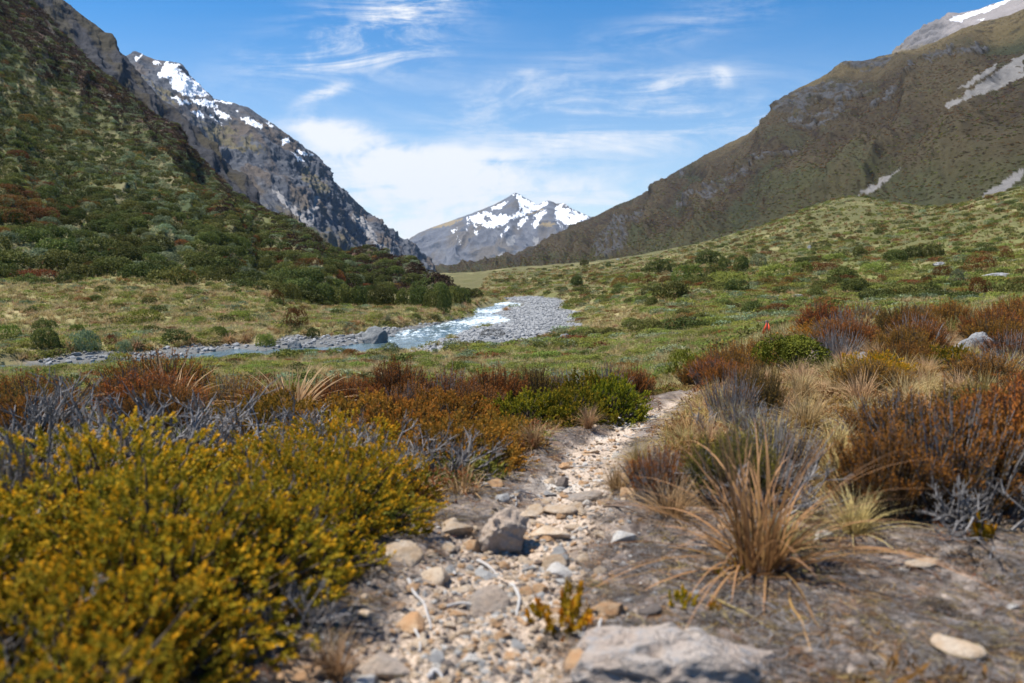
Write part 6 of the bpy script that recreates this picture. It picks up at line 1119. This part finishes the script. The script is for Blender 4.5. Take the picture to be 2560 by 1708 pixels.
# bleached sticks and roots
def stick(lb, pts, r, mat=M_DEADW, name='stick'):
    P = np.array([gd(*p) for p in pts]); P[:, 2] += r * .7 + np.array([0.0] + [.006] * (len(P) - 2) + [0.0]); o = P[0].copy(); t = np.linspace(0, len(P) - 1, 6 * len(P)); Q = catmull(P - o, t); Q += np.c_[fbm(t * 1.7, t * 0 + r * 99, 1, 3), fbm(t * 1.7, t * 0 + r * 77, 4, 3), 0 * t] * r * .6
    b = Buf(); tubes(b, Q[None], r * np.linspace(1, .45, len(t)) * (1 + .25 * fbm(t * 2.3, t * 0 + 5, 2, 2)), 6, .6, 0); return thing(name, lb, 'stick', o, mesh=b.mesh('stick', [mat]))
for s_ in [('bleached curved stick standing out white left of the rounded stone', [(936, 1332), (950, 1365), (975, 1400), (988, 1448)], .006), ('white curved stick right of the rounded stone', [(1172, 1345), (1188, 1365), (1190, 1395), (1180, 1425)], .007), ('short white stick below the flat blue grey stone', [(1095, 1290), (1120, 1305), (1138, 1322)], .007), ('thin white root crossing the path above the slabs', [(1130, 1122), (1175, 1128), (1230, 1142), (1270, 1160)], .005), ('thin pale root running down beside the flat slab', [(1182, 1130), (1185, 1160), (1178, 1178)], .004),
    ('dark crooked stick on the soil right of the slabs', [(1385, 1165), (1420, 1168), (1460, 1180), (1500, 1192)], .006, M_BARK), ('bleached root at the foot of the olive row', [(1405, 958), (1425, 965), (1440, 978)], .010), ('white dead branch lying on the path bend', [(1440, 985), (1470, 988), (1500, 980)], .006), ('pale stick lying beside the dead branch on the path bend', [(1430, 1000), (1450, 1008), (1475, 1000)], .005), ('white broken stick upright beside the big mottled rock', [(1372, 1468), (1378, 1440), (1386, 1412)], .008), ('grey twig beside the orange seedling', [(1336, 1490), (1342, 1450), (1350, 1402)], .006, M_TWIG),
    ('long straw coloured stalk lying on the soil below the near tussock', [(1590, 1345), (1650, 1385), (1720, 1420), (1800, 1470)], .004, M_DRY), ('reddish stalk trailing from the near tussock', [(1810, 1330), (1815, 1390), (1840, 1440), (1860, 1500)], .005, M_REDT), ('pale stalk on the soil left of the near tussock', [(1470, 1300), (1540, 1325), (1610, 1340)], .003, M_DRY), ('grey stick lying across the lower path', [(1010, 1400), (1060, 1392), (1110, 1402), (1140, 1400)], .006), ('bleached stick at the bottom edge of the soil', [(980, 1560), (1000, 1548), (1015, 1566)], .008), ('dark root crossing the narrow path', [(1150, 1100), (1200, 1108), (1240, 1106)], .004, M_BARK), ('thin grey root on the path below the bend', [(1290, 1070), (1330, 1074), (1380, 1066)], .004), ('bleached twig lying on the soil by the yellow shrub', [(840, 1270), (855, 1300), (850, 1330)], .004), ('pale stick among stones at the bottom of the path', [(945, 1440), (965, 1475), (960, 1500)], .005)]:
    stick(*s_)

# ------------------------------------------------------------------ orange trail marker
def trail_marker():
    x, y = .3205 * 17.6, 17.6; b = np.array([x, y, float(ground_z(x, y))]); top = float(ray(0, 735)[1]) * y
    h = max(top - b[2], .5); o = thing('trail_marker', 'small orange triangle marker on a wooden stake at the knoll edge', 'trail marker', b)
    m = plant_mat('weathered stake', (.09, .07, .06), (.14, .11, .09), transl=0, vary=0); s = .028
    V = np.array([[-s, -s, -.2], [s, -s, -.2], [s, s, -.2], [-s, s, -.2], [-s, -s, h - .02], [s, -s, h - .02], [s, s, h - .02], [-s, s, h - .02], [-s * .6, -s * .6, h], [s * .6, -s * .6, h], [s * .6, s * .6, h], [-s * .6, s * .6, h]])
    F = [[0, 1, 5, 4], [1, 2, 6, 5], [2, 3, 7, 6], [3, 0, 4, 7], [4, 5, 9, 8], [5, 6, 10, 9], [6, 7, 11, 10], [7, 4, 8, 11], [8, 9, 10, 11], [3, 2, 1, 0]]
    n = len(V); link('stake', mesh_np('stake', V, np.array(F), m, smooth=False, attrs={'tint': np.full(n, .5), 'tip': np.full(n, .5)}), o)
    mo = bpy.data.materials.new('orange plastic'); mo.use_nodes = True; p = mo.node_tree.nodes['Principled BSDF']; p.inputs['Base Color'].default_value = (.75, .07, .015, 1); p.inputs['Roughness'].default_value = .45
    w, t, z0, z1 = .125, .004, h - .30, h - .05
    for sgn in (-1, 1):
        yy = -s - .003; tri = [(sgn * .018, z1), (sgn * .018, z0), (sgn * w, z0)] ; V = np.array([[a, yy, c] for a, c in tri] + [[a, yy - t, c] for a, c in tri]); F3 = np.array([[0, 1, 2], [5, 4, 3], [0, 3, 4], [0, 4, 1], [1, 4, 5], [1, 5, 2], [2, 5, 3], [2, 3, 0]])
        link('plate', mesh_np('plate', V, F3, mo, smooth=False), o)
trail_marker()
